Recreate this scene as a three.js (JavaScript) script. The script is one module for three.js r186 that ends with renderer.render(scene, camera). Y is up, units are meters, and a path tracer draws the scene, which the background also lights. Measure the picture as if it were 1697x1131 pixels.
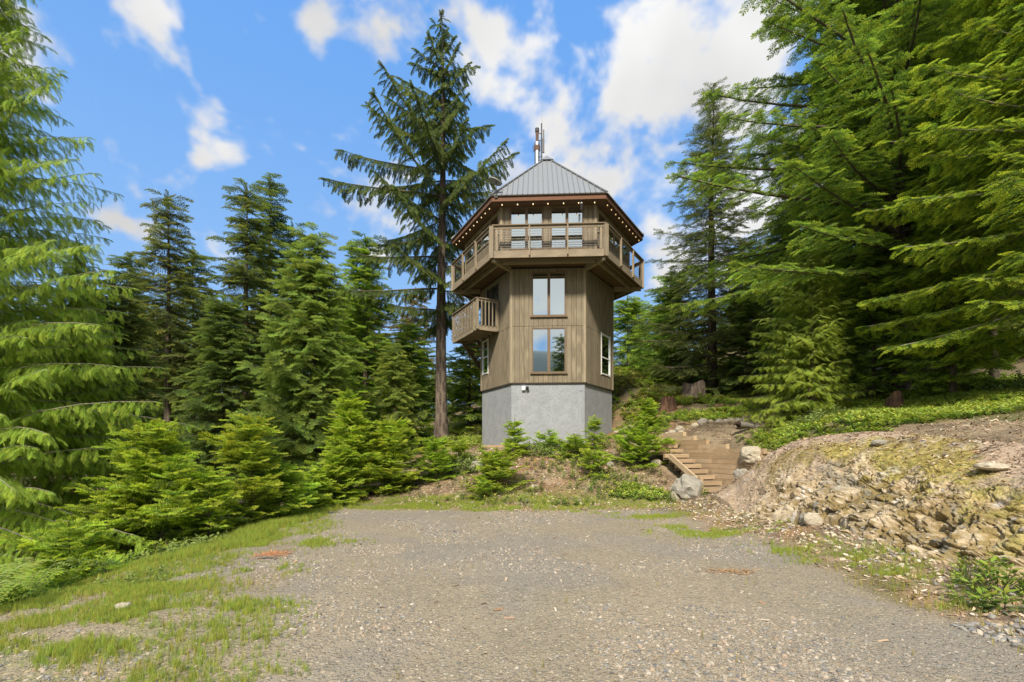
import * as THREE from 'three';
import { mergeGeometries } from 'three/addons/utils/BufferGeometryUtils.js';

// ------------------------------------------------------------ camera, sky, sun, exposure
const scene = new THREE.Scene();
const EYE = 1.55, FOCAL = 810, HORIZON = 750, MIDX = 848.5;          // photo pixels (1697 x 1131), lens shifted upwards
const camera = new THREE.PerspectiveCamera(2 * Math.atan(HORIZON / FOCAL) * 180 / Math.PI, 1697 / (2 * HORIZON), 0.1, 4000);
camera.position.set(0, EYE, 0);
camera.lookAt(0, EYE, -10);
camera.setViewOffset(1697, 2 * HORIZON, 0, 0, 1697, 1131);

const sun = new THREE.DirectionalLight(new THREE.Color().setRGB(1, 0.91, 0.77), 4.5);
sun.position.set(-10, 52, 36);
sun.target.position.set(0, 0, -16);
sun.castShadow = true;
sun.shadow.radius = 15;
Object.assign(sun.shadow.camera, { left: -45, right: 45, top: 45, bottom: -45, near: 1, far: 200 });
sun.shadow.mapSize.set(4096, 4096);
scene.add(sun, sun.target);

const renderer = new THREE.WebGLRenderer({ antialias: true });
renderer.toneMapping = THREE.LinearToneMapping;
renderer.toneMappingExposure = 1.36;
renderer.shadowMap.enabled = true;

// ------------------------------------------------------------ random numbers and noise
const mulberry = (a) => () => { a = (a + 0x6d2b79f5) | 0; let t = Math.imul(a ^ (a >>> 15), 1 | a); t = (t + Math.imul(t ^ (t >>> 7), 61 | t)) ^ t; return ((t ^ (t >>> 14)) >>> 0) / 4294967296; };
const clamp = (x, a = 0, b = 1) => Math.min(b, Math.max(a, x));
const smooth = (a, b, x) => { const t = clamp((x - a) / (b - a)); return t * t * (3 - 2 * t); };
const mix = (a, b, t) => a + (b - a) * t;
const mix3 = (a, b, t) => [mix(a[0], b[0], t), mix(a[1], b[1], t), mix(a[2], b[2], t)];
const hash = (x, y, z) => { let h = (Math.imul(x, 374761393) + Math.imul(y, 668265263) + Math.imul(z, 2147483647 ^ 0x5bd1e995)) | 0; h = Math.imul(h ^ (h >>> 13), 1274126177); h = Math.imul(h ^ (h >>> 16), 0x85ebca6b); return ((h ^ (h >>> 15)) >>> 0) / 4294967296; };
function noise3(x, y, z) {
  const xi = Math.floor(x), yi = Math.floor(y), zi = Math.floor(z), fx = x - xi, fy = y - yi, fz = z - zi;
  const u = fx * fx * (3 - 2 * fx), v = fy * fy * (3 - 2 * fy), w = fz * fz * (3 - 2 * fz);
  const l = (k) => mix(mix(hash(xi, yi, zi + k), hash(xi + 1, yi, zi + k), u), mix(hash(xi, yi + 1, zi + k), hash(xi + 1, yi + 1, zi + k), u), v);
  return mix(l(0), l(1), w);
}
function fbm(x, y, z, oct = 4) { let s = 0, a = 0.5, n = 0; for (let i = 0; i < oct; i++) { s += a * noise3(x, y, z); n += a; x = x * 2.03 + 17.1; y = y * 2.03 + 5.7; z = z * 2.03 + 9.2; a *= 0.5; } return s / n; }
function worley(x, y, z) {                                            // nearest and second nearest cell, and the nearest cell's own number
  const xi = Math.floor(x), yi = Math.floor(y), zi = Math.floor(z); let f1 = 9, f2 = 9, id = 0;
  for (let a = -1; a <= 1; a++) for (let b = -1; b <= 1; b++) for (let c = -1; c <= 1; c++) {
    const X0 = xi + a, Y0 = yi + b, Z0 = zi + c, h = hash(X0, Y0, Z0), dx = X0 + h - x, dy = Y0 + hash(X0 + 57, Y0, Z0) - y, dz = Z0 + hash(X0, Y0 + 91, Z0) - z, d = dx * dx + dy * dy + dz * dz;
    if (d < f1) { f2 = f1; f1 = d; id = h; } else if (d < f2) f2 = d;
  }
  return [Math.sqrt(f1), Math.sqrt(f2), id];
}
const wrap = (i, n) => ((i % n) + n) % n;
function tileNoise(x, y, px, py, seed = 0) {
  const xi = Math.floor(x), yi = Math.floor(y), fx = x - xi, fy = y - yi, u = fx * fx * (3 - 2 * fx), v = fy * fy * (3 - 2 * fy);
  const h = (a, b) => hash(wrap(a, px), wrap(b, py), seed + 91);
  return mix(mix(h(xi, yi), h(xi + 1, yi), u), mix(h(xi, yi + 1), h(xi + 1, yi + 1), u), v);
}
const ray = (px, py, d) => new THREE.Vector3((px - MIDX) / FOCAL * d, EYE + (HORIZON - py) / FOCAL * d, -d);   // a measured photo point at a known distance

// ------------------------------------------------------------ sky: clear air with broken clouds, all round
{
  const W = 3072, Hh = 1536, data = new Float32Array(W * Hh * 4);
  // cloud groups in view: azimuth (degrees right of straight ahead), elevation, half sizes, strength
  const groups = [];
  const blob = (px, py, rx, ry, s) => { const dx = (px - MIDX) / FOCAL, dy = (HORIZON - py) / FOCAL; groups.push([Math.atan(dx), Math.atan(dy / Math.hypot(1, dx)), rx / FOCAL * 0.78, ry / FOCAL * 0.7, s]); };
  blob(1090, 90, 170, 95, .34); blob(800, 30, 120, 45, .26); blob(790, 130, 60, 60, .24); blob(930, 210, 120, 40, .18); blob(970, 300, 90, 40, .2); blob(1095, 430, 55, 90, .3); blob(850, 310, 110, 40, .2);
  blob(350, 232, 62, 50, .36); blob(525, 50, 34, 44, .28); blob(20, 60, 80, 130, .36); blob(205, 372, 70, 22, .28); blob(1240, 60, 60, 80, .34); blob(620, 420, 40, 16, .2); blob(1250, 300, 130, 130, .3);
  for (let j = 0; j < Hh; j++) {
    const el = ((j + 0.5) / Hh - 0.5) * Math.PI;
    for (let i = 0; i < W; i++) {
      const o = (j * W + i) * 4;
      data[o + 3] = 1;
      if (el < -0.03) { data[o] = 0.3; data[o + 1] = 0.32; data[o + 2] = 0.3; continue; }
      const lon = ((i + 0.5) / W - 0.5) * 2 * Math.PI, ce = Math.cos(el), dx = Math.cos(lon) * ce, dy = Math.sin(el), dz = Math.sin(lon) * ce;
      const az = Math.atan2(dx, -dz);
      const up = clamp(dy / 0.8), b = Math.pow(1 - up, 1.7);
      let r = mix(0.14, 0.44, b), g = mix(0.375, 0.68, b), bl = mix(0.88, 0.99, b);
      // cloud field
      const cov = fbm(dx * 2.4 + 3.3, dy * 4.2 + 1.7, dz * 2.4 + 8.1, 3);
      let bias = Math.abs(az) < 0.86 && el < 0.86 ? -0.235 : -0.235 + (cov - 0.27) * 0.9;
      const edge = smooth(0.74, 0.95, Math.max(Math.abs(az), el));
      if (edge < 1) {
        let m = -0.235;
        for (const [a, e, ra, re, s] of groups) { const q = ((az - a) / ra) ** 2 + ((el - e) / re) ** 2; if (q < 6) m += s * Math.exp(-q * 0.9); }
        bias = mix(m, -0.235 + (cov - 0.27) * 0.9, edge);
      }
      let den = 0;
      if (bias > -0.45) {
        const wx = fbm(dx * 5 + 20, dy * 5, dz * 5, 2) - 0.5, wy = fbm(dx * 5, dy * 5 + 31, dz * 5, 2) - 0.5;
        const n = fbm(dx * 9 + wx * 1.6, dy * 12 + wy * 1.6, dz * 9 - wx, 6), fine = fbm(dx * 46 + wy * 3, dy * 60, dz * 46 + wx * 3, 4) - .5;
        den = smooth(0.41, 0.66, n + fine * .22 + bias + 0.1);
      }
      if (den > 0) {
        const sh = fbm(dx * 7 + 2, dy * 9 + 4.1, dz * 7, 3), lit = clamp(0.80 + (sh - 0.5) * 0.42 + (1 - den) * 0.05, 0.62, 0.93);
        r = mix(r, lit * 0.975, den); g = mix(g, lit * 0.99, den); bl = mix(bl, lit * 1.02, den);
      }
      data[o] = r * .785; data[o + 1] = g * .77; data[o + 2] = bl * .745;
    }
  }
  const t = new THREE.DataTexture(data, W, Hh, THREE.RGBAFormat, THREE.FloatType);
  t.mapping = THREE.EquirectangularReflectionMapping; t.magFilter = t.minFilter = THREE.LinearFilter; t.needsUpdate = true;
  scene.background = t;
  scene.environment = t;
}

// ------------------------------------------------------------ helpers: names, tags, parts
const used = new Map();
const numbered = (n) => { const k = used.get(n) ?? 0; used.set(n, k + 1); return k ? `${n}_${String(k).padStart(3, '0')}` : n; };
const lit = (m) => { m.castShadow = true; m.receiveShadow = true; return m; };
function tag(o, label, category, group, kind) { Object.assign(o.userData, { label, category }); if (group) o.userData.group = group; if (kind) o.userData.kind = kind; return o; }
function thing(name, label, category, [x, y, z] = [0, 0, 0], turn = 0, group) {
  const o = new THREE.Group(); o.name = numbered(name); o.position.set(x, y, z); o.rotation.y = turn; tag(o, label, category, group); scene.add(o); return o;
}
function part(name, geo, mat, parent, kind) { const m = lit(new THREE.Mesh(geo, mat)); m.name = name; if (kind) m.userData.kind = kind; parent.add(m); return m; }
function single(name, geo, mat, label, category, group, kind) { const m = lit(new THREE.Mesh(geo, mat)); m.name = numbered(name); tag(m, label, category, group, kind); scene.add(m); return m; }
function structure(name, geo, mat, label, category) { const m = single(name, geo, mat, label, category, null, 'structure'); return m; }
const rgb = (r, g, b) => new THREE.Color().setRGB(r, g, b);
const std = (c, rough = 0.9, extra = {}) => new THREE.MeshStandardMaterial({ color: rgb(...c), roughness: rough, ...extra });

// ------------------------------------------------------------ textures
function dataTex(n, f, srgb = false) {
  const d = new Uint8Array(n * n * 4);
  for (let j = 0; j < n; j++) for (let i = 0; i < n; i++) { const c = f(i / n, j / n), o = (j * n + i) * 4; d[o] = clamp(c[0]) * 255; d[o + 1] = clamp(c[1]) * 255; d[o + 2] = clamp(c[2]) * 255; d[o + 3] = 255; }
  const t = new THREE.DataTexture(d, n, n); t.wrapS = t.wrapT = THREE.RepeatWrapping; t.magFilter = THREE.LinearFilter; t.minFilter = THREE.LinearMipmapLinearFilter; t.generateMipmaps = true; t.needsUpdate = true;
  if (srgb) t.colorSpace = THREE.SRGBColorSpace;
  return t;
}
const grainTex = dataTex(512, (u, v) => {
  const s = tileNoise(u * 60, v * 3, 60, 3, 1) * 0.45 + tileNoise(u * 130, v * 7, 130, 7, 2) * 0.3 + tileNoise(u * 16, v * 2, 16, 2, 3) * 0.35;
  const blot = tileNoise(u * 5, v * 5, 5, 5, 4) * 0.6 + tileNoise(u * 14, v * 9, 14, 9, 5) * 0.4;
  const k = 0.58 + s * 0.36 + (blot - 0.5) * 0.22;
  return [k, k * (0.985 + 0.02 * blot), k * (0.96 + 0.04 * blot)];
});
const weatherTex = dataTex(512, (u, v) => {                         // sun bleached stain: pale streaks running with the grain
  const s = tileNoise(u * 70, v * 4, 70, 4, 11) * 0.5 + tileNoise(u * 24, v * 3, 24, 3, 12) * 0.5, b = tileNoise(u * 6, v * 4, 6, 4, 13);
  const k = 0.62 + smooth(0.35, 0.8, s * 0.7 + b * 0.35) * 0.38;
  return [k, k * 0.985, k * 0.95];
});
const stuccoTex = dataTex(512, (u, v) => {
  const a = tileNoise(u * 40, v * 40, 40, 40, 21), b = tileNoise(u * 90, v * 90, 90, 90, 22), c = tileNoise(u * 9, v * 12, 9, 12, 23), d = tileNoise(u * 4, v * 3, 4, 3, 24);
  const k = 0.72 + (a - 0.5) * 0.16 + (b - 0.5) * 0.14 + (c - 0.5) * 0.1 + (d - 0.5) * 0.1 - smooth(.6, .85, tileNoise(u * 5, v * 26, 5, 26, 25)) * .05;
  return [k, k, k];
});
const barkTex = dataTex(256, (u, v) => {
  const f = tileNoise(u * 14, v * 4, 14, 4, 31), g = tileNoise(u * 30, v * 14, 30, 14, 32), h = tileNoise(u * 5, v * 5, 5, 5, 33);
  const k = 0.3 + smooth(0.25, 0.75, f) * 0.4 + g * 0.25 + (h - 0.5) * 0.25;
  return [k, k * 0.98, k * 0.95];
});
const rockTex = dataTex(512, (u, v) => {
  const a = tileNoise(u * 60, v * 60, 60, 60, 41), b = tileNoise(u * 130, v * 130, 130, 130, 42), c = tileNoise(u * 18, v * 22, 18, 22, 43);
  const k = 0.52 + a * 0.28 + b * 0.22 + (c - 0.5) * 0.2;
  return [k, k * 0.99, k * 0.97];
});
// crushed stone: many small stones of different tones; tile = 2.2 m
const stoneTile = (() => {
  const n = 1024, lum = new Float32Array(n * n).fill(0.62), hue = new Float32Array(n * n), hgt = new Float32Array(n * n), r = mulberry(77);
  for (let i = 0; i < n * n; i++) { lum[i] = 0.52 + r() * 0.26; hue[i] = 0.1; hgt[i] = r() * 0.18; }
  for (let k = 0; k < 15000; k++) {
    const cx = r() * n, cy = r() * n, big = r(), s = 1.4 + Math.pow(big, 5) * 9, e = 0.55 + r() * 0.45, an = r() * Math.PI, tone = 0.42 + r() * 0.52, tint = r() < 0.22 ? -0.8 : r() * 0.5, ca = Math.cos(an), sa = Math.sin(an);
    for (let y = -Math.ceil(s); y <= s; y++) for (let x = -Math.ceil(s); x <= s; x++) {
      const a = (x * ca + y * sa) / s, b = (-x * sa + y * ca) / (s * e), q = a * a + b * b;
      if (q > 1) continue;
      const i = wrap(Math.round(cy + y), n) * n + wrap(Math.round(cx + x), n);
      lum[i] = tone + (r() - 0.5) * 0.08; hue[i] = tint; hgt[i] = 0.25 + Math.sqrt(1 - q) * 0.65;
    }
  }
  const col = new Uint8Array(n * n * 4), bmp = new Uint8Array(n * n * 4);
  for (let i = 0; i < n * n; i++) { const l = lum[i], h = hue[i]; col[i * 4] = clamp(l * (1 + h * 0.08)) * 255; col[i * 4 + 1] = clamp(l) * 255; col[i * 4 + 2] = clamp(l * (1 - h * 0.13)) * 255; col[i * 4 + 3] = 255; bmp[i * 4] = bmp[i * 4 + 1] = bmp[i * 4 + 2] = clamp(hgt[i]) * 255; bmp[i * 4 + 3] = 255; }
  const mk = (d) => { const t = new THREE.DataTexture(d, n, n); t.wrapS = t.wrapT = THREE.RepeatWrapping; t.magFilter = THREE.LinearFilter; t.minFilter = THREE.LinearMipmapLinearFilter; t.generateMipmaps = true; t.needsUpdate = true; return t; };
  return [mk(col), mk(bmp)];
})();

// ------------------------------------------------------------ materials
const wood = (c, rough = 0.85, tex = grainTex) => std(c, rough, { map: tex, bumpMap: tex, bumpScale: 0.003 });
const M = {
  siding: [wood([.285, .235, .16]), wood([.27, .222, .152]), wood([.30, .247, .168]), wood([.295, .243, .165], .85, weatherTex)],
  trim: wood([.40, .33, .225]), rail: wood([.34, .275, .19]), railDark: wood([.25, .19, .125]), fascia: wood([.21, .10, .055]), soffit: wood([.17, .105, .065]), casing: wood([.22, .155, .1]),
  concrete: std([.42, .44, .465], .95, { map: stuccoTex, bumpMap: stuccoTex, bumpScale: .012 }),
  roof: std([.255, .268, .272], .5, { metalness: .25 }), roofSeam: std([.18, .19, .195], .5, { metalness: .25 }), flash: std([.2, .2, .2], .5, { metalness: .5 }),
  glass: new THREE.MeshPhysicalMaterial({ color: rgb(.62, .70, .72), metalness: 1, roughness: .015 }),
  darkGlass: new THREE.MeshPhysicalMaterial({ color: rgb(.10, .11, .11), metalness: .6, roughness: .03 }),
  white: std([.78, .78, .76], .5), black: std([.02, .02, .022], .5), cable: std([.22, .21, .2], .4, { metalness: .6 }), steel: std([.66, .66, .66], .25, { metalness: 1 }), rust: std([.13, .075, .05], .8),
  dish: std([.24, .24, .23], .6), bulb: new THREE.MeshStandardMaterial({ color: rgb(.9, .8, .6), emissive: rgb(1, .62, .26), emissiveIntensity: .7 }),
  timber: [wood([.57, .41, .25]), wood([.51, .36, .21]), wood([.62, .46, .29])],
  core: std([.05, .04, .03]),
  bark: std([.22, .17, .13], .95, { map: barkTex, bumpMap: barkTex, bumpScale: .03 }),
  barkDark: std([.13, .1, .08], .95, { map: barkTex, bumpMap: barkTex, bumpScale: .03 }),
  limb: std([.12, .095, .07], .95), limbPale: std([.24, .21, .16], .95),
  stump: std([.16, .085, .05], .95, { map: barkTex, bumpMap: barkTex, bumpScale: .03 }),
  stone: [[.47, .42, .33], [.50, .42, .29], [.36, .335, .28], [.56, .49, .37]].map((c) => std(c, .95, { map: rockTex, bumpMap: rockTex, bumpScale: .01 })),
  log: std([.52, .47, .40], .95, { map: barkTex, bumpMap: barkTex, bumpScale: .01 }),
};
const leafMat = (tr) => new THREE.MeshPhysicalMaterial({ color: rgb(1, 1, 1), vertexColors: true, roughness: 1, transmission: tr, thickness: 0, specularIntensity: .4, side: THREE.DoubleSide });
M.needle = leafMat(.5); M.leaf = leafMat(.45); M.grass = leafMat(.45);
M.pebble = std([1, 1, 1], .9);
M.litter = std([1, 1, 1], .95, { side: THREE.DoubleSide });
M.litter2 = new THREE.MeshStandardMaterial({ color: rgb(1, 1, 1), vertexColors: true, roughness: .95, side: THREE.DoubleSide });

// ------------------------------------------------------------ terrain: a smooth surface through surveyed points (x, distance, height)
const anchors = [];
for (const d of [-20, -8, -2, 3, 6, 9, 12]) for (const x of [-4.4, -1.5, 1.5, 4.3]) anchors.push([x, d, 0]);
anchors.push(...[[-3.6, 13.7, 0], [-1, 13.8, 0], [1.5, 13.8, 0], [3.6, 13.6, .02], [-5.2, 4.5, -.06], [-5.3, 7, -.05], [-5.5, 10, -.05], [-5.1, 13, -.03],
  [-6.5, 4, -.6], [-7, 7, -.75], [-7.5, 10, -.8], [-7, 13, -.45], [-9, 7, -1.4], [-10, 11, -1.3], [-10, 3, -1.6], [-12, 15, -1], [-14, 8, -1.7], [-14, 20, -.7], [-18, 20, -.8], [-20, 10, -1.8], [-12, 24, .4], [-17, 26, .2], [-8, 20, .3], [-6, 16, .15], [-5, 20, .8], [-6, 28, 1.6], [-25, 30, 0], [-15, 40, 1.5], [-40, 40, 0], [-40, 0, -4], [-8, -10, -.5], [-20, -12, -3],
  [-2.4, 15.3, .35], [0, 15, .33], [0, 17, 1.0], [0, 19, 1.6], [2, 15, .33], [2, 17, 1.0], [2, 19, 1.6], [-1.6, 17.5, 1.05], [-1.6, 19.5, 1.65], [4, 15, .3], [4, 17, .95], [4, 19, 1.65], [-3, 22, 1.75], [-3.6, 26, 2.2], [1.6, 24, 1.85], [5.2, 23.7, 2.8], [4.6, 21.3, 2.25], [1.6, 28, 3], [-2, 31, 3.2], [-1.6, 22, 1.72],
  [5.2, 15, .25], [6.35, 15.2, .35], [6, 18, 1.72], [5, 18, 1.35], [5.2, 20, 2.05], [7.5, 15.8, 1.7], [7.4, 18.5, 2.6], [7, 19.6, 2.5], [9, 19.5, 2.75], [8.5, 16.8, 2.35], [7, 22, 3.3], [11.3, 27, 4.5], [6.3, 28, 5.2], [5, 32, 6.3], [10, 35, 7.4], [20, 30, 6.5],
  [6.5, 13.4, 1.0], [6.7, 12, 1.2], [7.15, 10.5, 1.5], [7.6, 9, 1.55], [7.7, 7.5, 1.45], [7.7, 5, 1.3], [7.7, 2, 1.2], [5.4, 12, .1], [5.2, 10, .06], [5.2, 7, .06], [5.4, 5, .06], [5.4, 2, .06],
  [8, 13, 2.15], [10.5, 13, 2.5], [13, 13, 2.95], [10, 9, 2.1], [13, 9, 2.6], [10, 5, 1.8], [16, 16, 3.7], [20, 12, 4], [12, 18, 3.3], [14, 22, 4.4], [30, 30, 9], [30, 5, 6], [10, -5, 1.2], [30, -12, 4], [0, 52, 8], [22, 60, 14], [-20, 60, 3]]);
const TPS = (() => {
  const n = anchors.length, N = n + 3, A = [], phi = (r2) => (r2 < 1e-9 ? 0 : r2 * Math.log(r2));
  for (let i = 0; i < N; i++) A.push(new Float64Array(N + 1));
  for (let i = 0; i < n; i++) {
    for (let j = 0; j < n; j++) A[i][j] = phi((anchors[i][0] - anchors[j][0]) ** 2 + (anchors[i][1] - anchors[j][1]) ** 2);
    A[i][i] += 0.05;
    A[i][n] = A[n][i] = 1; A[i][n + 1] = A[n + 1][i] = anchors[i][0]; A[i][n + 2] = A[n + 2][i] = anchors[i][1]; A[i][N] = anchors[i][2];
  }
  for (let c = 0; c < N; c++) {
    let p = c; for (let r = c + 1; r < N; r++) if (Math.abs(A[r][c]) > Math.abs(A[p][c])) p = r;
    const swap = A[c]; A[c] = A[p]; A[p] = swap;
    for (let r = c + 1; r < N; r++) { const f = A[r][c] / A[c][c]; if (f) for (let k = c; k <= N; k++) A[r][k] -= f * A[c][k]; }
  }
  const w = new Float64Array(N);
  for (let r = N - 1; r >= 0; r--) { let s = A[r][N]; for (let k = r + 1; k < N; k++) s -= A[r][k] * w[k]; w[r] = s / A[r][r]; }
  return (x, d) => { let s = w[n] + w[n + 1] * x + w[n + 2] * d; for (let i = 0; i < n; i++) s += w[i] * phi((x - anchors[i][0]) ** 2 + (d - anchors[i][1]) ** 2); return s; };
})();
// sampled once on a grid
const GX0 = -48, GX1 = 48, GD0 = -24, GD1 = 72, GS = 0.3, GNX = Math.round((GX1 - GX0) / GS) + 1, GND = Math.round((GD1 - GD0) / GS) + 1;
const gridH = new Float32Array(GNX * GND);
for (let j = 0; j < GND; j++) for (let i = 0; i < GNX; i++) gridH[j * GNX + i] = TPS(GX0 + i * GS, GD0 + j * GS);
function baseH(x, d) {
  const u = clamp((x - GX0) / GS, 0, GNX - 1.001), v = clamp((d - GD0) / GS, 0, GND - 1.001), i = Math.floor(u), j = Math.floor(v), a = u - i, b = v - j, o = j * GNX + i;
  return mix(mix(gridH[o], gridH[o + 1], a), mix(gridH[o + GNX], gridH[o + GNX + 1], a), b);
}
// the stair cutting in the bank
const STAIR = { x: 6.3, d: 15.15, ux: -0.287, ud: 0.958, n: 9, run: 0.33, rise: 0.172, h0: 0.46, w: 1.0 };
const stairAt = (x, d) => { const rx = x - STAIR.x, rd = d - STAIR.d; return [rx * STAIR.ux + rd * STAIR.ud, rx * STAIR.ud - rd * STAIR.ux]; };   // along, across (to the right)
const edgeNoise = (x, d) => fbm(x * 0.9, 3.1, d * 0.9, 3) - 0.5;
// how much of the surface is driven gravel (1) or soil (0)
const trackAt = (x, d) => { const c = .35 + Math.sin(d * .22) * .35 - d * .02, w = fbm(x * 1.2, 8, d * .6, 2); return (Math.exp(-(((x - c + 1.15) / .34) ** 2)) + Math.exp(-(((x - c - .75) / .34) ** 2))) * smooth(.3, .6, w); };   // packed wheel tracks
const edgeL = (d) => -2.2 - clamp((d - 3) * .4, 0, 1.6) - Math.max(0, (d - 7) * .17);
function gravelAt(x, d) {
  const n = edgeNoise(x, d) * 1.5;
  const left = edgeL(d), right = 4.35 - clamp((d - 10) * 0.06, 0, .4);
  return smooth(-0.8, 0.6, x - left + n) * smooth(-0.3, 0.4, right - x + n) * smooth(-0.3, 0.5, 13.6 - d + n * 0.8);
}
function H(x, d) {
  let h = baseH(x, d);
  const pad = gravelAt(x, d);
  h += (fbm(x * 0.7, 0, d * 0.7, 3) - 0.5) * mix(0.16, 0.06, pad) - trackAt(x, d) * .018 * pad + (fbm(x * 4, 2, d * 4, 2) - 0.5) * mix(0.07, 0.012, pad);
  h -= .45 * smooth(5.35, 5.75, x + edgeNoise(x * 2, d * 2) * .4) * smooth(8.5, 7.9, x) * smooth(2.6, 3.2, d) * smooth(13.9, 13.0, d);          // the ground dips under the outcrop
  const [s, c] = stairAt(x, d);
  if (s > -0.4 && s < STAIR.n * STAIR.run + 0.3 && c > -STAIR.w / 2 - .12 && c < STAIR.w / 2 + .3) h = Math.min(h, STAIR.h0 - 0.12 + Math.max(0, s) / STAIR.run * STAIR.rise - 0.26);
  return h;
}
const onGround = (x, d, sink = 0) => new THREE.Vector3(x, H(x, d) - sink, -d);

// zones of vegetation, in metres on the ground
function vergeAt(x, d) {                                              // grass along the left shoulder and at the foot of the mound
  const n = edgeNoise(x * 1.3 + 7, d * 1.3) * 1.6;
  const left = mix(.55 + .45 * smooth(.4, .6, fbm(x * 1.5 + 2, 7, d * 1.5, 3)), 1, smooth(6, 9, d)) * smooth(.7, -0.7, x - edgeL(d) + n) * smooth(-7.2, -5.8, x + n * 0.4) * smooth(15, 13, d);
  const foot = smooth(13.1, 13.7, d + n * 0.35) * smooth(15.2, 14.3, d + n * 0.5) * smooth(-4.9, -3.6, x) * smooth(5.2, 3.8, x) * mix(1, .45, smooth(-1, 3, x));
  return Math.max(left, foot);
}
const patchSpots = [[4.2, 9.6, 1.1, .6], [3.7, 10.4, .8, .5], [4.5, 7.8, .7, .35], [5.0, 6.9, .8, .4], [4.9, 6.1, .5, .3], [3.4, 11.9, .9, .35], [4.7, 5.3, .5, .35], [2.2, 12.9, 1, .3], [-3.3, 8.2, .6, .5], [-2.6, 4.6, .5, .4], [-3.2, 6.2, .5, .4]];
const patchAt = (x, d) => { let m = 0; for (const [a, b, rx, rd] of patchSpots) m = Math.max(m, Math.exp(-(((x - a) / rx) ** 2 + ((d - b) / rd) ** 2) * 1.6)); return m * smooth(.38, .6, fbm(x * 3, 4, d * 3, 3)); };
function coverAt(x, d) {                                              // low leafy ground cover on the right bank and by the stairs
  const n = edgeNoise(x * 1.1 + 3, d * 1.1 + 9) * 2.2;
  const bank = smooth(-.2, .5, (d - 10.9) + (x - 8) * 0.62 + n) * smooth(7.1, 7.9, x + n * .3) * smooth(17, 14.5, d - (x - 8) * .3) * smooth(19, 15, x);
  const low = smooth(1.0, .3, Math.hypot((x - 3.95) / 1.0, (d - 15) / .9) + n * .4) * .9;
  const rowBed = smooth(1.0, .6, Math.hypot((x - 8.7) / 2.2, (d - 21) / .9) + n * .3);
  const back = smooth(24, 27, d) * smooth(3, 5, x) * clamp(.5 + n * .7) * smooth(45, 35, d);
  const leftHill = smooth(1.2, .5, Math.hypot((x + 2.5) / 1.6, (d - 25.5) / 2.5) + n * .3);
  return Math.max(bank, low, rowBed * .8, back * .8, leftHill * .8, smooth(.6, .95, n + .2) * smooth(14, 15, d) * smooth(18.5, 17, d) * smooth(-3, -2, x) * smooth(6, 5, x) * .3);
}

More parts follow.
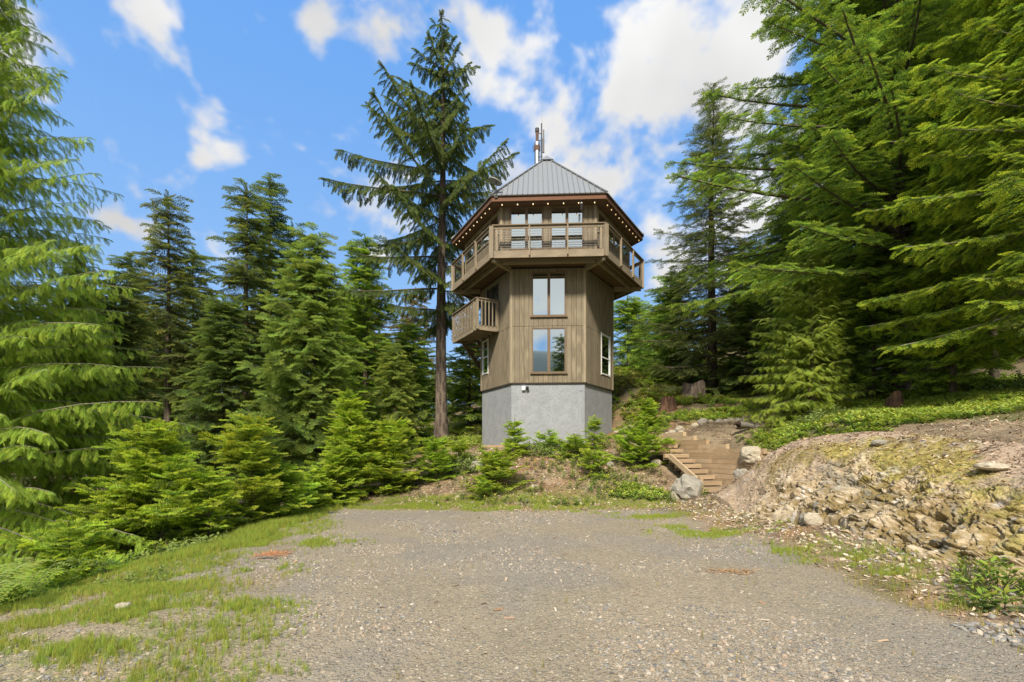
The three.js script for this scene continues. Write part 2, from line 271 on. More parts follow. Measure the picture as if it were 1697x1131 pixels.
{ // one ground sheet out to the horizon; base colours by what lies there
  const axis = (lo, hi, step, far, farHi) => { const a = []; for (let x = lo; x <= hi + 1e-6; x += step) a.push(x); let s = step, v = lo; while (v > far) { s *= 1.28; v -= s; a.unshift(v); } s = step; v = hi; while (v < farHi) { s *= 1.28; v += s; a.push(v); } return a; };
  const xs = axis(-11, 14, 0.1, -900, 900), ds = axis(2, 24, 0.1, -60, 1500), nx = xs.length, nd = ds.length;
  const pos = new Float32Array(nx * nd * 3), uv = new Float32Array(nx * nd * 2), col = new Float32Array(nx * nd * 3), idx = [];
  const gravelA = [.37, .315, .22], gravelB = [.34, .30, .235], dust = [.40, .335, .23];
  for (let j = 0, k = 0; j < nd; j++) for (let i = 0; i < nx; i++, k++) {
    const x = xs[i], d = ds[j], far = Math.max(0, Math.max(Math.abs(x) - 40, d - 60, -20 - d));
    pos.set([x, H(clamp(x, -47, 47), clamp(d, -23, 71)) - far * 0.02, -d], k * 3);
    uv.set([x / 2.2, d / 2.2], k * 2);
    const g = gravelAt(x, d), n1 = fbm(x * 0.8, 1, d * 0.8, 3), n2 = fbm(x * 3, 4, d * 3, 3), n3 = fbm(x * 9, 8, d * 9, 2);
    let gr = mix3(gravelA, gravelB, smooth(.4, .62, n1)); gr = mix3(gr, dust, clamp(smooth(.5, .7, fbm(x * .5, 6, d * .22, 3)) * .8 + trackAt(x, d) * .7));
    let so = mix3([.36, .215, .10], [.40, .295, .175], smooth(.4, .65, n1));                       // bare soil of the mound
    so = mix3(so, [.19, .125, .075], smooth(.48, .62, n2) * .85); so = mix3(so, [.19, .195, .065], smooth(.5, .62, fbm(x * 1.7 + 4, 2, d * 1.7, 3)) * .6);
    so = mix3(so, [.20, .21, .06], clamp(vergeAt(x, d) * 1.1 + patchAt(x, d) * .5) * smooth(.3, .5, n2 + .06) * .75);
    so = mix3(so, [.12, .14, .04], clamp(coverAt(x, d)) * .7);
    const litterZone = smooth(5.0, 5.8, x) * smooth(20, 18.5, d);
    so = mix3(so, mix3([.38, .30, .195], [.27, .205, .13], smooth(.4, .6, n2)), litterZone * .8 * (1 - clamp(coverAt(x, d))));
    const forest = clamp(smooth(-5.8, -7.5, x) + smooth(25, 28, d) + smooth(14, 18, x) + smooth(-4, -7, x) * smooth(13, 15, d));
    const fl = mix3(mix3([.20, .15, .085], [.13, .14, .045], smooth(.42, .6, n1)), [.34, .26, .17], smooth(.55, .66, n2) * .6);
    so = mix3(so, fl, forest * .85);
    const trail = smooth(.7, .2, Math.hypot((x + 13.5) / 3.2, (d - 17) / 1.6));
    so = mix3(so, [.36, .27, .19], trail * .8);
    const shoulder = smooth(-5.5, -4.9, x) * smooth(13.5, 12.5, d) * smooth(0, -1, x) * .85; let c = mix3(so, gr, Math.max(g, shoulder)); c = mix3(c, [.24, .27, .075], vergeAt(x, d) * smooth(.3, .55, n2) * .7);
    const needle = Math.max(smooth(1, .35, Math.hypot((x + 3.5) / .3, (d - 7.15) / .32) + (n3 - .5) * 1.2 + (n2 - .5) * 2), smooth(1, .4, Math.hypot((x - 2.9) / .45, (d - 6.45) / .2) + (n3 - .5) * 1.4) * .5);
    c = mix3(c, [.46, .24, .11], needle * .35);
    col.set(c.map((v) => v * 1.12 * (.9 + n3 * .2)), k * 3);
    if (i && j) { const a = k - 1, b = k - nx, e = b - 1; idx.push(e, b, a, b, k, a); }
  }
  const geo = new THREE.BufferGeometry();
  geo.setAttribute('position', new THREE.BufferAttribute(pos, 3)); geo.setAttribute('uv', new THREE.BufferAttribute(uv, 2)); geo.setAttribute('color', new THREE.BufferAttribute(col, 3)); geo.setIndex(idx); geo.computeVertexNormals();
  structure('ground', geo, new THREE.MeshStandardMaterial({ color: 0xffffff, vertexColors: true, map: stoneTile[0], bumpMap: stoneTile[1], bumpScale: .012, roughness: .95 }), 'gravel clearing, grassy shoulder and forest floor around the tower', 'ground');
}
{ // wooded ridge behind the photographer, seen mirrored in the lower windows
  const n = 120, pos = [], idx = [], r = mulberry(5);
  for (let i = 0; i <= n; i++) for (let j = 0; j <= 14; j++) {
    const a = mix(-1.3, 1.3, i / n), D = 420 + j * 26, x = Math.sin(a) * D, z = Math.cos(a) * D, crest = 70 + 60 * fbm(a * 2.2 + 4, 1, 3, 4) + 62 * Math.exp(-(((a + .06) / .2) ** 2));
    pos.push(x, mix(-14, crest, Math.sin(j / 14 * Math.PI / 2)) + (fbm(x * .02, 0, z * .02, 3) - .5) * 16 * (j / 14), z);
    if (i && j) { const k = i * 15 + j; idx.push(k - 16, k - 15, k - 1, k - 15, k, k - 1); }
  }
  const geo = new THREE.BufferGeometry(); geo.setAttribute('position', new THREE.Float32BufferAttribute(pos, 3)); geo.setIndex(idx); geo.computeVertexNormals();
  structure('hill', geo, std([.09, .125, .12], 1), 'wooded ridge behind the clearing, mirrored in the lower windows', 'hill');
}

// ------------------------------------------------------------ foliage pieces
class Leaves {
  constructor() { this.p = []; this.c = []; }
  tri(a, b, c, col) { this.p.push(...a, ...b, ...c); for (let i = 0; i < 3; i++) this.c.push(...col); }
  quad(a, b, c, d, col) { this.tri(a, b, c, col); this.tri(a, c, d, col); }
  needle(p, dir, len, w, side, col) { this.tri([p[0] - side[0] * w, p[1] - side[1] * w, p[2] - side[2] * w], [p[0] + side[0] * w, p[1] + side[1] * w, p[2] + side[2] * w], [p[0] + dir[0] * len, p[1] + dir[1] * len, p[2] + dir[2] * len], col); }
  rhomb(p, dir, len, w, side, col, at = .45) { const m = [0, 1, 2].map((i) => p[i] + dir[i] * len * at), e = [0, 1, 2].map((i) => p[i] + dir[i] * len); this.tri(p, m.map((v, i) => v - side[i] * w), e, col); this.tri(p, e, m.map((v, i) => v + side[i] * w), col); }
  geo() { const g = new THREE.BufferGeometry(); g.setAttribute('position', new THREE.Float32BufferAttribute(this.p, 3)); g.setAttribute('color', new THREE.Float32BufferAttribute(this.c, 3)); g.computeVertexNormals(); return g; }
}
const norm = (v) => { const l = Math.hypot(...v) || 1; return v.map((x) => x / l); };
const tint = (c, k, r) => c.map((v) => v * k * (0.88 + r() * 0.24));
// a spray of needled twigs, 1 unit long along +x; fresh: share of each twig's outer end that is this year's paler growth
function needleSpray({ seed, pairs = 7, spread = .95, side = .44, stations = 5, nl = .07, nw = .0125, old, young, fresh = .35, sag = .12, hang = 0 }) {
  const r = mulberry(seed), L = new Leaves();
  const axis = (t) => [t, -sag * t * t, 0.03 * Math.sin(t * 5 + seed)];
  const twig = (p0, dir, len, isAxis, out = 0) => {
    const f = norm(dir), s = norm([-f[2], 0, f[0]]), u = [f[1] * s[2] - f[2] * s[1], f[2] * s[0] - f[0] * s[2], f[0] * s[1] - f[1] * s[0]].map((v) => -v);
    const n = Math.max(4, Math.round(stations * (isAxis ? 2 : len / side * 1.15)));
    for (let i = 0; i < n; i++) {
      const t = (i + .6) / n, p = isAxis ? axis(t) : [0, 1, 2].map((k) => p0[k] + f[k] * len * t + (k === 1 ? -hang * len * t * t : 0));
      const c = (isAxis ? t > 1 - fresh * .7 : out + t * .55 > 1.15 - fresh) ? young : old, l = nl * (.75 + r() * .5) * (isAxis ? .9 : 1 - .25 * t);
      for (const a of [-1, 1, 0]) {
        const q = norm([0, 1, 2].map((k) => f[k] * .75 + s[k] * a * .85 + u[k] * (a === 0 ? 1.1 : .1 + r() * .5)));
        L.needle(p, q, l, a === 0 ? nw * 1.35 : nw, a === 0 ? (r() < .5 ? s : f) : f, tint(c, 1, r));
      }
    }
    L.needle(isAxis ? axis(.94) : [0, 1, 2].map((k) => p0[k] + f[k] * len + (k === 1 ? -hang * len : 0)), f, nl * 1.1, nw * 1.4, s, tint(isAxis || out > 1 - fresh ? young : old, 1, r));
  };
  twig([0, 0, 0], [1, -sag, 0], 1, true);
  for (let i = 0; i < pairs; i++) for (const sd of [-1, 1]) {
    const t = .06 + (i + (sd > 0 ? .35 : 0)) / pairs * .88, len = side * (1 - t * .72) * (.8 + r() * .4), an = spread * (.85 + r() * .3);
    twig(axis(t), [Math.cos(an), (r() - .6) * .28 - hang * .5, Math.sin(an) * sd], len, false, t);
  }
  for (let i = 0; i < 6; i++) { const a = axis(i / 6), b = axis((i + 1) / 6), w = .011 * (1 - i / 7); L.quad([a[0], a[1] - .01, a[2] - w], [b[0], b[1] - .01, b[2] - w], [b[0], b[1] - .01, b[2] + w], [a[0], a[1] - .01, a[2] + w], [.09, .065, .045]); }
  return L.geo();
}
// a flat, fern-like cedar spray, curling down towards its end
function cedarSpray({ seed, old, young }) {
  const r = mulberry(seed), L = new Leaves(), n = 15;
  const ax = (t) => [t * (1 - .12 * t), -.34 * t * t, .05 * Math.sin(t * 4 + seed)];
  for (let i = 0; i < n; i++) for (const sd of [-1, 1]) {
    const t = .05 + (i + (sd > 0 ? .4 : 0)) / n * .93, p = ax(t), len = (.23 * Math.sin(Math.PI * Math.min(1, .22 + t * .8)) + .05) * (.6 + r() * .8), an = .8 + (r() - .5) * .25;
    const f = norm([Math.cos(an), -.35 - t * .35, Math.sin(an) * sd]), s = norm([-f[2], (r() - .5) * .5, f[0]]);
    for (let k = 0; k < 4; k++) {
      const tt = k / 4, q = [0, 1, 2].map((m) => p[m] + f[m] * len * tt + (m === 1 ? -.12 * len * tt * tt : 0));
      for (const b of [-1, 1]) { const g = norm([0, 1, 2].map((m) => f[m] * .8 + s[m] * b * .75)); L.rhomb(q, g, len * .4 * (1 - tt * .5), len * .042, s, tint(t > .6 || tt > .4 ? young : old, 1, r)); }
    }
    L.rhomb(p, f, len * 1.1, .011, s, tint(young, .95, r));
  }
  for (let i = 0; i < 6; i++) { const a = ax(i / 6), b = ax((i + 1) / 6), w = .009; L.quad([a[0], a[1], a[2] - w], [b[0], b[1], b[2] - w], [b[0], b[1], b[2] + w], [a[0], a[1], a[2] + w], [.13, .1, .06]); }
  return L.geo();
}
// a small leafy shoot, broad leaves round a stem
function leafShoot({ seed, n = 14, leaf = .34, ratio = .36, old, young, up = .6 }) {
  const r = mulberry(seed), L = new Leaves();
  for (let i = 0; i < n; i++) {
    const t = .12 + i / n * .88, a = i * 2.4 + r(), f = norm([Math.cos(a), up * (.4 + r() * .8), Math.sin(a)]), s = norm([-f[2], (r() - .5) * .5, f[0]]), l = leaf * (.7 + r() * .5);
    L.rhomb([f[0] * .03, t, f[2] * .03], f, l, l * ratio * .5, s, tint(t > .6 ? young : old, 1, r), .42);
  }
  L.quad([-.012, 0, 0], [.012, 0, 0], [.006, 1, 0], [-.006, 1, 0], [.12, .09, .04]); L.quad([0, 0, -.012], [0, 0, .012], [0, 1, .006], [0, 1, -.006], [.12, .09, .04]);
  return L.geo();
}
function grassTuft(seed, n, c1, c2) {
  const r = mulberry(seed), L = new Leaves();
  for (let i = 0; i < n; i++) {
    const a = r() * 6.28, R = r() * .35, h = .5 + r() * .6, lean = .1 + r() * .5, b = [Math.cos(a) * R, 0, Math.sin(a) * R], o = r() * 6.28, d = [Math.cos(o) * lean, 0, Math.sin(o) * lean], s = [-Math.sin(o), 0, Math.cos(o)], w = .015 + r() * .012, c = tint(mix3(c1, c2, r()), 1, r);
    const m = [b[0] + d[0] * .35, h * .6, b[2] + d[2] * .35], e = [b[0] + d[0], h, b[2] + d[2]];
    L.quad([b[0] - s[0] * w, 0, b[2] - s[2] * w], [b[0] + s[0] * w, 0, b[2] + s[2] * w], [m[0] + s[0] * w * .7, m[1], m[2] + s[2] * w * .7], [m[0] - s[0] * w * .7, m[1], m[2] - s[2] * w * .7], c);
    L.tri([m[0] - s[0] * w * .7, m[1], m[2] - s[2] * w * .7], [m[0] + s[0] * w * .7, m[1], m[2] + s[2] * w * .7], e, c);
  }
  return L.geo();
}
const SPRAY = {
  young: [11, 12].map((s) => needleSpray({ seed: s, old: [.202, .318, .027], young: [.505, .594, .046], fresh: .62, nl: 0.111, nw: 0.026, sag: .02 })),
  fir: [13, 14].map((s) => needleSpray({ seed: s, old: [.166, .268, .036], young: [.381, .492, .051], fresh: .5, nl: 0.098, nw: 0.026 })),
  dark: [15, 16].map((s) => needleSpray({ seed: s, old: [.156, .200, .038], young: [.261, .305, .048], fresh: .32, nl: 0.098, nw: 0.026 })),
  light: [17, 18].map((s) => needleSpray({ seed: s, old: [.233, .300, .057], young: [.382, .452, .076], fresh: .52, nl: 0.104, nw: 0.026, sag: .2 })),
  hang: [19, 20].map((s) => needleSpray({ seed: s, pairs: 7, side: .3, spread: .7, old: [.144, .196, .040], young: [.240, .309, .060], fresh: .3, nl: 0.098, nw: 0.027, sag: .25, hang: .35 })),
  gold: [21, 22].map((s) => needleSpray({ seed: s, old: [.165, .265, .030], young: [.451, .560, .046], fresh: .52, nl: 0.098, nw: 0.026, sag: .16 })),
  cedar: [23, 24].map((s) => cedarSpray({ seed: s, old: [.249, .333, .038], young: [.435, .510, .053] })),
  brightCedar: [25, 26].map((s) => cedarSpray({ seed: s, old: [.215, .333, .030], young: [.401, .520, .042] })),
  thin: [27, 28].map((s) => needleSpray({ seed: s, pairs: 6, side: .4, old: [.148, .174, .038], young: [.221, .247, .049], fresh: .3, nl: 0.078, nw: 0.022, sag: .1 })),
};
const X = new THREE.Vector3(), Y = new THREE.Vector3(), Z = new THREE.Vector3();
class Sprays {
  constructor() { this.m = []; this.c = []; }
  add(p, dir, up, scale, col, thick = 1) {
    X.set(...dir).normalize(); Y.set(...up); Z.crossVectors(X, Y); if (Z.lengthSq() < 1e-6) Z.set(0, 0, 1); Z.normalize(); Y.crossVectors(Z, X);
    this.m.push(new THREE.Matrix4().makeBasis(X, Y, Z).scale(new THREE.Vector3(scale, scale * thick, scale)).setPosition(p[0], p[1], p[2])); this.c.push(col);
  }
  mesh(name, geo, mat) {
    const o = new THREE.InstancedMesh(geo, mat, this.m.length); o.name = name; o.castShadow = o.receiveShadow = true;
    const c = new THREE.Color(); this.m.forEach((m, i) => { o.setMatrixAt(i, m); o.setColorAt(i, c.setRGB(...this.c[i])); });
    o.userData.kind = 'stuff'; return o;
  }
}
let nSprays = 0;
// the limbs of a conifer: calls put(position, direction, up, scale) for each spray and tube(points, radius) for each limb
const KIND = {
  young: { geo: 'young', eTop: .9, eLow: .12, droop: .02, tip: .1, hang: .02, gap: .5 },
  fir: { geo: 'fir', eTop: .8, eLow: -.05, droop: .12, tip: .1, hang: .25, gap: .62, jit: 1.0 },
  gold: { geo: 'gold', eTop: .7, eLow: -.12, droop: .12, tip: .12, hang: .3, gap: .6, jit: 1.0 },
  dark: { geo: 'dark', eTop: .75, eLow: -.25, droop: .12, tip: .06, hang: .35, gap: .7, jit: 1.0 },
  light: { geo: 'light', eTop: .8, eLow: -.18, droop: .16, tip: .22, hang: .5, gap: .66 },
  hang: { geo: 'hang', eTop: .35, eLow: -.02, droop: .22, tip: .2, hang: 1.0, gap: .5 },
  cedar: { geo: 'cedar', eTop: .9, eLow: .3, droop: .42, tip: .1, hang: .95, gap: .5, jit: 1.1 },
  brightCedar: { geo: 'brightCedar', eTop: .6, eLow: -.05, droop: .2, tip: .12, hang: .4, gap: .55, jit: 1.1 },
  thin: { geo: 'thin', eTop: .5, eLow: -.22, droop: .08, tip: .12, hang: .35, gap: .85 },
};
function limbs(o, r, put, tube) {
  const k = KIND[o.kind], h = o.h, y0 = h * o.c0, sp = o.sp, step = o.step ?? Math.max(.22, h * .03), lop = [r() * 6.28, .1 + r() * .2], wild = o.wild ?? .22;
  for (let y = y0; y < h - sp * .3;) {
    const f = (y - y0) / (h - y0), env = o.env ? o.env(f) : Math.pow(1 - f, .82) * (f < .12 ? .72 + f * 2.3 : 1);
    const n = Math.max(3, Math.round((o.per ?? 5) * (.8 + r() * .4)) - (f > .85 ? 1 : 0)), a0 = r() * 6.28;
    for (let b = 0; b < n; b++) {
      const az = a0 + (b + (r() - .5) * .7) / n * 6.283, asym = o.asym ? 1 + o.asym[2] * (Math.cos(az) * o.asym[0] + Math.sin(az) * o.asym[1]) : 1;
      const len = Math.max(sp * .5, o.R * env * asym * (1 + lop[1] * Math.cos(az - lop[0])) * (.95 - wild * 1.4 + r() * wild * 2.3)), e0 = mix(k.eLow, k.eTop, f) + (r() - .5) * .25;
      const ca = Math.cos(az), sa = Math.sin(az), yy = y + (r() - .5) * step * .9, bend = (r() - .5) * .5;
      const at = (t) => { const R = len * t * Math.cos(e0 * .6), w = bend * len * t * t * .5; return [ca * R - sa * w, yy + len * (Math.sin(e0) * t - k.droop * t * t + k.tip * t * t * t), sa * R + ca * w]; };
      if (tube && len > .5) tube([0, .2, .4, .6, .8, .97].map(at), Math.max(.006, len * .013) * (o.limbR ?? 1));
      const gap = sp * k.gap / (o.dens ?? 1), inner = len > 1.2 ? (o.bare ?? .16) : .06;
      for (let t = inner; t < 1; t += gap / len) {
        const p = at(t), q = at(Math.min(1.02, t + .04)), q0 = at(t - .02), fx = norm([q[0] - q0[0], q[1] - q0[1], q[2] - q0[2]]);
        if (t > inner + .08 && r() < .85) put(p, norm([fx[0] + (r() - .5) * .5, fx[1] + .1 - k.hang * .12, fx[2] + (r() - .5) * .5]), [(r() - .5) * .8, 1, (r() - .5) * .8], sp * (.6 + r() * .35));
        for (const sd of [-1, 1]) {
          if (r() < (o.miss ?? .1)) continue;
          const lat = Math.min(o.lat ?? 1.1, len * .5 * (1 - t) + sp * .35) * (.6 + r() * .6), an = .85 + r() * .35, m = Math.max(1, Math.round(lat / (sp * .62)));
          const lx = norm([fx[0] * Math.cos(an) - fx[2] * Math.sin(an) * sd, fx[1] * .5 - k.hang * (.25 + r() * .45), fx[2] * Math.cos(an) + fx[0] * Math.sin(an) * sd]);
          for (let j = 0; j < m; j++) {
            const s = j / m * lat, pp = [p[0] + lx[0] * s, p[1] + lx[1] * s - k.hang * .25 * s * s, p[2] + lx[2] * s];
            const jit = k.jit ?? .5, dr = norm([lx[0] + (r() - .5) * jit, lx[1] - k.hang * (.15 + r() * .75) * (j ? 1 : .8), lx[2] + (r() - .5) * jit]);
            put(pp, dr, [(r() - .5) * 1.1, 1, (r() - .5) * 1.1], sp * (.75 + r() * .5));
          }
        }
      }
      put(at(.96), norm([ca * Math.cos(e0), k.tip - .05, sa * Math.cos(e0)]), [0, 1, 0], sp * (.8 + r() * .4));
    }
    y += step * (.8 + r() * .4) * mix(1.15, .7, f);
  }
  for (let i = 0; i < 4; i++) put([0, h - sp * (.5 + i * .3), 0], norm([(r() - .5) * .3 * i, 1, (r() - .5) * .3 * i]), [1, 0, 0], sp * .8);
}
function tubeGeo(pts, r0, r1, sides = 4) {
  const pos = [], nor = [], idx = [];
  pts.forEach((p, i) => {
    const a = pts[Math.max(0, i - 1)], b = pts[Math.min(pts.length - 1, i + 1)], f = norm([b[0] - a[0], b[1] - a[1], b[2] - a[2]]), ref = Math.abs(f[1]) > .9 ? [1, 0, 0] : [0, 1, 0];
    const s = norm([f[1] * ref[2] - f[2] * ref[1], f[2] * ref[0] - f[0] * ref[2], f[0] * ref[1] - f[1] * ref[0]]), u = [f[1] * s[2] - f[2] * s[1], f[2] * s[0] - f[0] * s[2], f[0] * s[1] - f[1] * s[0]];
    const R = mix(r0, r1, i / (pts.length - 1));
    for (let k = 0; k < sides; k++) { const an = k / sides * 6.2832, c = Math.cos(an), q = Math.sin(an); const n = [0, 1, 2].map((m) => s[m] * c + u[m] * q); pos.push(p[0] + n[0] * R, p[1] + n[1] * R, p[2] + n[2] * R); nor.push(...n); }
    if (i) for (let k = 0; k < sides; k++) { const a1 = (i - 1) * sides + k, b1 = (i - 1) * sides + (k + 1) % sides; idx.push(a1, b1, a1 + sides, b1, b1 + sides, a1 + sides); }
  });
  const g = new THREE.BufferGeometry(); g.setAttribute('position', new THREE.Float32BufferAttribute(pos, 3)); g.setAttribute('normal', new THREE.Float32BufferAttribute(nor, 3)); g.setIndex(idx); return g;
}
function trunkGeo(h, R, r, lean = 0) {
  const g = new THREE.CylinderGeometry(1, 1, 1, 12, 18, false), p = g.attributes.position, uv = g.attributes.uv, a = r() * 6;
  for (let i = 0; i < p.count; i++) {
    const t = p.getY(i) + .5, flare = 1 + .45 * Math.exp(-t * h / .35), rad = Math.max(.008, R * Math.pow(1 - t, .85)) * flare, wob = 1 + .08 * Math.sin(Math.atan2(p.getZ(i), p.getX(i)) * 3 + a + t * 4);
    p.setXYZ(i, p.getX(i) * rad * wob + Math.sin(t * 5 + a) * R * .35 * t + lean * h * t, t * h, p.getZ(i) * rad * wob + Math.cos(t * 4 + a) * R * .3 * t);
    uv.setXY(i, uv.getX(i) * R * 6, t * h * .9);
  }
  g.computeVertexNormals(); return g;
}
let treeSeed = 100;
function conifer(name, label, o, group, category = 'tree') {
  const r = mulberry(++treeSeed * 7919), x = o.x ?? (o.px - MIDX) / FOCAL * o.d, d = o.d, g = H(x, d), top = o.top ?? EYE + (HORIZON - o.ty) / FOCAL * d;
  o.h = Math.max(.5, top - g); o.sp ??= .5;
  const root = thing(name, label, category, [x, g - .06, -d], 0, group);
  const tr = part('trunk', trunkGeo(o.h, o.tr ?? o.h * .013, r, o.lean ?? 0), o.bark ?? M.bark, root);
  const S = new Sprays(), tubes = [], hueShift = r() - .5, tn = [.95 + hueShift * .1, 1 + (r() - .5) * .14, 1];
  limbs(o, r, (p, dir, up, s) => { const k = .78 + r() * .44, w = .9 + r() * .2; S.add([p[0] + (o.lean ?? 0) * p[1], p[1], p[2]], dir, up, s, [k * tn[0] * w, k * tn[1], k * tn[2] * (2 - w)]); }, (pts, R) => tubes.push(tubeGeo(pts, R, R * .25)));
  const geos = SPRAY[KIND[o.kind].geo];
  root.add(S.mesh('crown', geos[treeSeed % geos.length], M.needle)); nSprays += S.m.length;
  if (tubes.length) part('limb_wood', mergeGeometries(tubes), o.limbMat ?? M.limb, tr, 'stuff');
  return root;
}

// ------------------------------------------------------------ the six-sided tower house
const wr = mulberry(4242);
function plank(w, h, t, grain = 'y', tile = 1) {                       // a bevel-free board; texture runs along the grain, in metres
  const g = new THREE.BoxGeometry(w, h, t), p = g.attributes.position, n = g.attributes.normal, uv = g.attributes.uv, ou = wr(), ov = wr();
  for (let i = 0; i < p.count; i++) {
    const c = [p.getX(i), p.getY(i), p.getZ(i)], m = [Math.abs(n.getX(i)), Math.abs(n.getY(i)), Math.abs(n.getZ(i))], axes = [0, 1, 2].filter((k) => m[k] < .5), gi = 'xyz'.indexOf(grain);
    const v = axes.includes(gi) ? gi : axes[1], u = axes.find((k) => k !== v);
    uv.setXY(i, (c[u] / tile + ou), c[v] / tile + ov);
  }
  return g;
}
const TY = 1.5, TX = 1.68, TZ = -23.7, SB = 3.2, SC = 3.97, SD = 4.6, SR = 4.64, AP = Math.sqrt(3) / 2;
const tower = thing('tower_house', 'six-sided brown wooden lookout tower house with balcony, metal roof and grey concrete base', 'house', [TX, TY, TZ], -2.95 * Math.PI / 180);
const face = (k, a) => new THREE.Matrix4().makeRotationY(k * Math.PI / 3).multiply(new THREE.Matrix4().makeTranslation(0, -TY, a));
const put = (g, m, x = 0, y = 0, z = 0) => g.translate(x, y, z).applyMatrix4(m);
const hexPrism = (s, y0, y1) => new THREE.CylinderGeometry(s, s, y1 - y0, 6).rotateY(Math.PI / 6).translate(0, (y0 + y1) / 2 - TY, 0);
const metreUV = (g, k = 1) => { const p = g.attributes.position, n = g.attributes.normal, uv = g.attributes.uv; for (let i = 0; i < p.count; i++) { const a = Math.atan2(n.getX(i), n.getZ(i)), flat = Math.abs(n.getY(i)) > .5; uv.setXY(i, flat ? p.getX(i) / k : (p.getX(i) * Math.cos(a) - p.getZ(i) * Math.sin(a)) / k + a, flat ? p.getZ(i) / k : p.getY(i) / k); } return g; };

// concrete foundation, with a shallow pier at its right front corner
{
  const g = new THREE.CylinderGeometry(SB - .06, SB - .06, 3.5, 6, 1).toNonIndexed().rotateY(Math.PI / 6).translate(0, 2.76 - TY, 0); g.computeVertexNormals();
  const f = part('foundation', metreUV(g, 1.4), M.concrete, tower);
  const pier = new THREE.BoxGeometry(.24, 3.3, .05);
  part('pier', put(pier, face(0, AP * (SB - .06)), SB / 2 - .19, 2.75, .02), M.concrete, f);
  part('patch', put(new THREE.BoxGeometry(.2, .05, .02), face(0, AP * (SB - .06)), SB / 2 - .19, 4.2, .05), M.concrete, f);
  part('flashing', hexPrism(SB + .015, 4.49, 4.53), M.core, tower);
}
// storeys: [half face width, bottom, top], openings per face
part('sheathing', hexPrism(SB - .05, 4.5, 9.5), M.core, tower);
part('sheathing', hexPrism(SC - .05, 9.72, 11.9), M.core, tower);
const openings = {
  body: { 0: [[-.66, .74, 4.98, 6.86], [-.66, .74, 7.41, 9.24]], 1: [[.12, 1.16, 5.16, 6.97]], 5: [[-1.38, -.74, 5.32, 6.88], [-.82, .36, 7.15, 9.22]] },
  cabin: { 0: [[-1.56, -.24, 10.0, 11.72], [.12, 1.43, 10.0, 11.72]], 1: [[-1.82, 1.82, 10.76, 11.62]], 2: [[-1.82, 1.82, 10.76, 11.62]], 4: [[-1.82, 1.82, 10.76, 11.62]], 5: [[-1.82, 1.82, 10.76, 11.62]] },
};
function clad(k, s, y0, y1, holes, spacing = .203) {
  const half = s / 2 - .005, a = s * AP, edges = [-half];
  for (let x = -Math.floor(half / spacing) * spacing; x < half; x += spacing) if (x - edges[0] > .06 && half - x > .06) edges.push(x);
  edges.push(half);
  const mats = M.siding;
  for (let i = 0; i + 1 < edges.length; i++) {
    const L = edges[i] + .006, R = edges[i + 1] - .006, cuts = [L, R];
    for (const [h0, h1] of holes) for (const c of [h0, h1]) if (c > L + .005 && c < R - .005) cuts.push(c);
    cuts.sort((p, q) => p - q);
    for (let c = 0; c + 1 < cuts.length; c++) {
      const l = cuts[c], r = cuts[c + 1], m = (l + r) / 2;
      let spans = [[y0, y1]];
      for (const [h0, h1, b, t] of holes) if (m > h0 && m < h1) spans = spans.flatMap(([p, q]) => (t <= p || b >= q ? [[p, q]] : [[p, b], [t, q]].filter(([u, v]) => v - u > .02)));
      for (const [p, q] of spans) part('siding_board', put(plank(r - l, q - p, .03, 'y', 1.3), face(k, a - .015 + (wr() - .5) * .004), m, (p + q) / 2, 0), mats[Math.floor(wr() * mats.length)], tower);
    }
  }
}
for (let k = 0; k < 6; k++) {
  const hb = openings.body[k] ?? [], hc = openings.cabin[k] ?? [];
  clad(k, SB, 4.54, 6.955, hb); clad(k, SB, 6.97, 9.42, hb);
  clad(k, SC, 9.73, 11.84, hc);
}
// corner boards
for (let k = 0; k < 6; k++) for (const [s, y0, y1] of [[SB, 4.54, 9.42], [SC, 9.73, 11.84]]) for (const side of [-1, 1])
  part('corner_board', put(plank(.085, y1 - y0, .02), face(k, s * AP + .012), side * (s / 2 - .038), (y0 + y1) / 2, 0), M.trim, tower);
// windows
function windowAt(k, s, [l, r, b, t], panes, opt = {}) {
  const a = s * AP, w = r - l, h = t - b, cx = (l + r) / 2, cy = (b + t) / 2, fr = opt.frame ?? M.casing, cw = opt.cw ?? .055;
  const win = new THREE.Group(); win.name = 'window'; tower.add(win);
  for (const x of [l, r]) part('casing', put(plank(cw, h + cw * 2, .035), face(k, a + .012), x, cy, 0), fr, win);
  for (const y of [b, t]) part('casing', put(plank(w - cw, cw, .035, 'x'), face(k, a + .012), cx, y, 0), fr, win);
  if (opt.sill !== false) part('sill', put(plank(w + .2, .05, .09, 'x'), face(k, a + .035), cx, b - cw * .5 - .026, 0), M.casing, win);
  const n = panes, mw = opt.mullion ?? .12, pw = (w - cw - mw * (n - 1)) / n;
  for (let i = 0; i < n; i++) {
    const x = l + cw / 2 + pw / 2 + i * (pw + mw);
    part('pane', put(new THREE.BoxGeometry(pw - .002, h - cw, .012), face(k, a - .018), x, cy, 0), opt.glass ?? M.glass, win);
    if (i < n - 1) part('mullion', put(plank(mw, h - cw, .03), face(k, a + .004), x + pw / 2 + mw / 2, cy, 0), fr, win);
  }
  if (opt.sash) part('sash_rail', put(plank(w - cw - .004, .05, .03, 'x'), face(k, a + .003), cx, b + h * opt.sash, 0), fr, win);
  return win;
}
for (const o of openings.body[0]) windowAt(0, SB, o, 2);
windowAt(1, SB, openings.body[1][0], 1, { frame: M.white, sash: .42, sill: false, cw: .06, glass: M.glass });
windowAt(5, SB, openings.body[5][0], 1, { frame: M.white, sash: .5, sill: false, cw: .06 });
for (const o of openings.cabin[0]) windowAt(0, SC, o, 2);
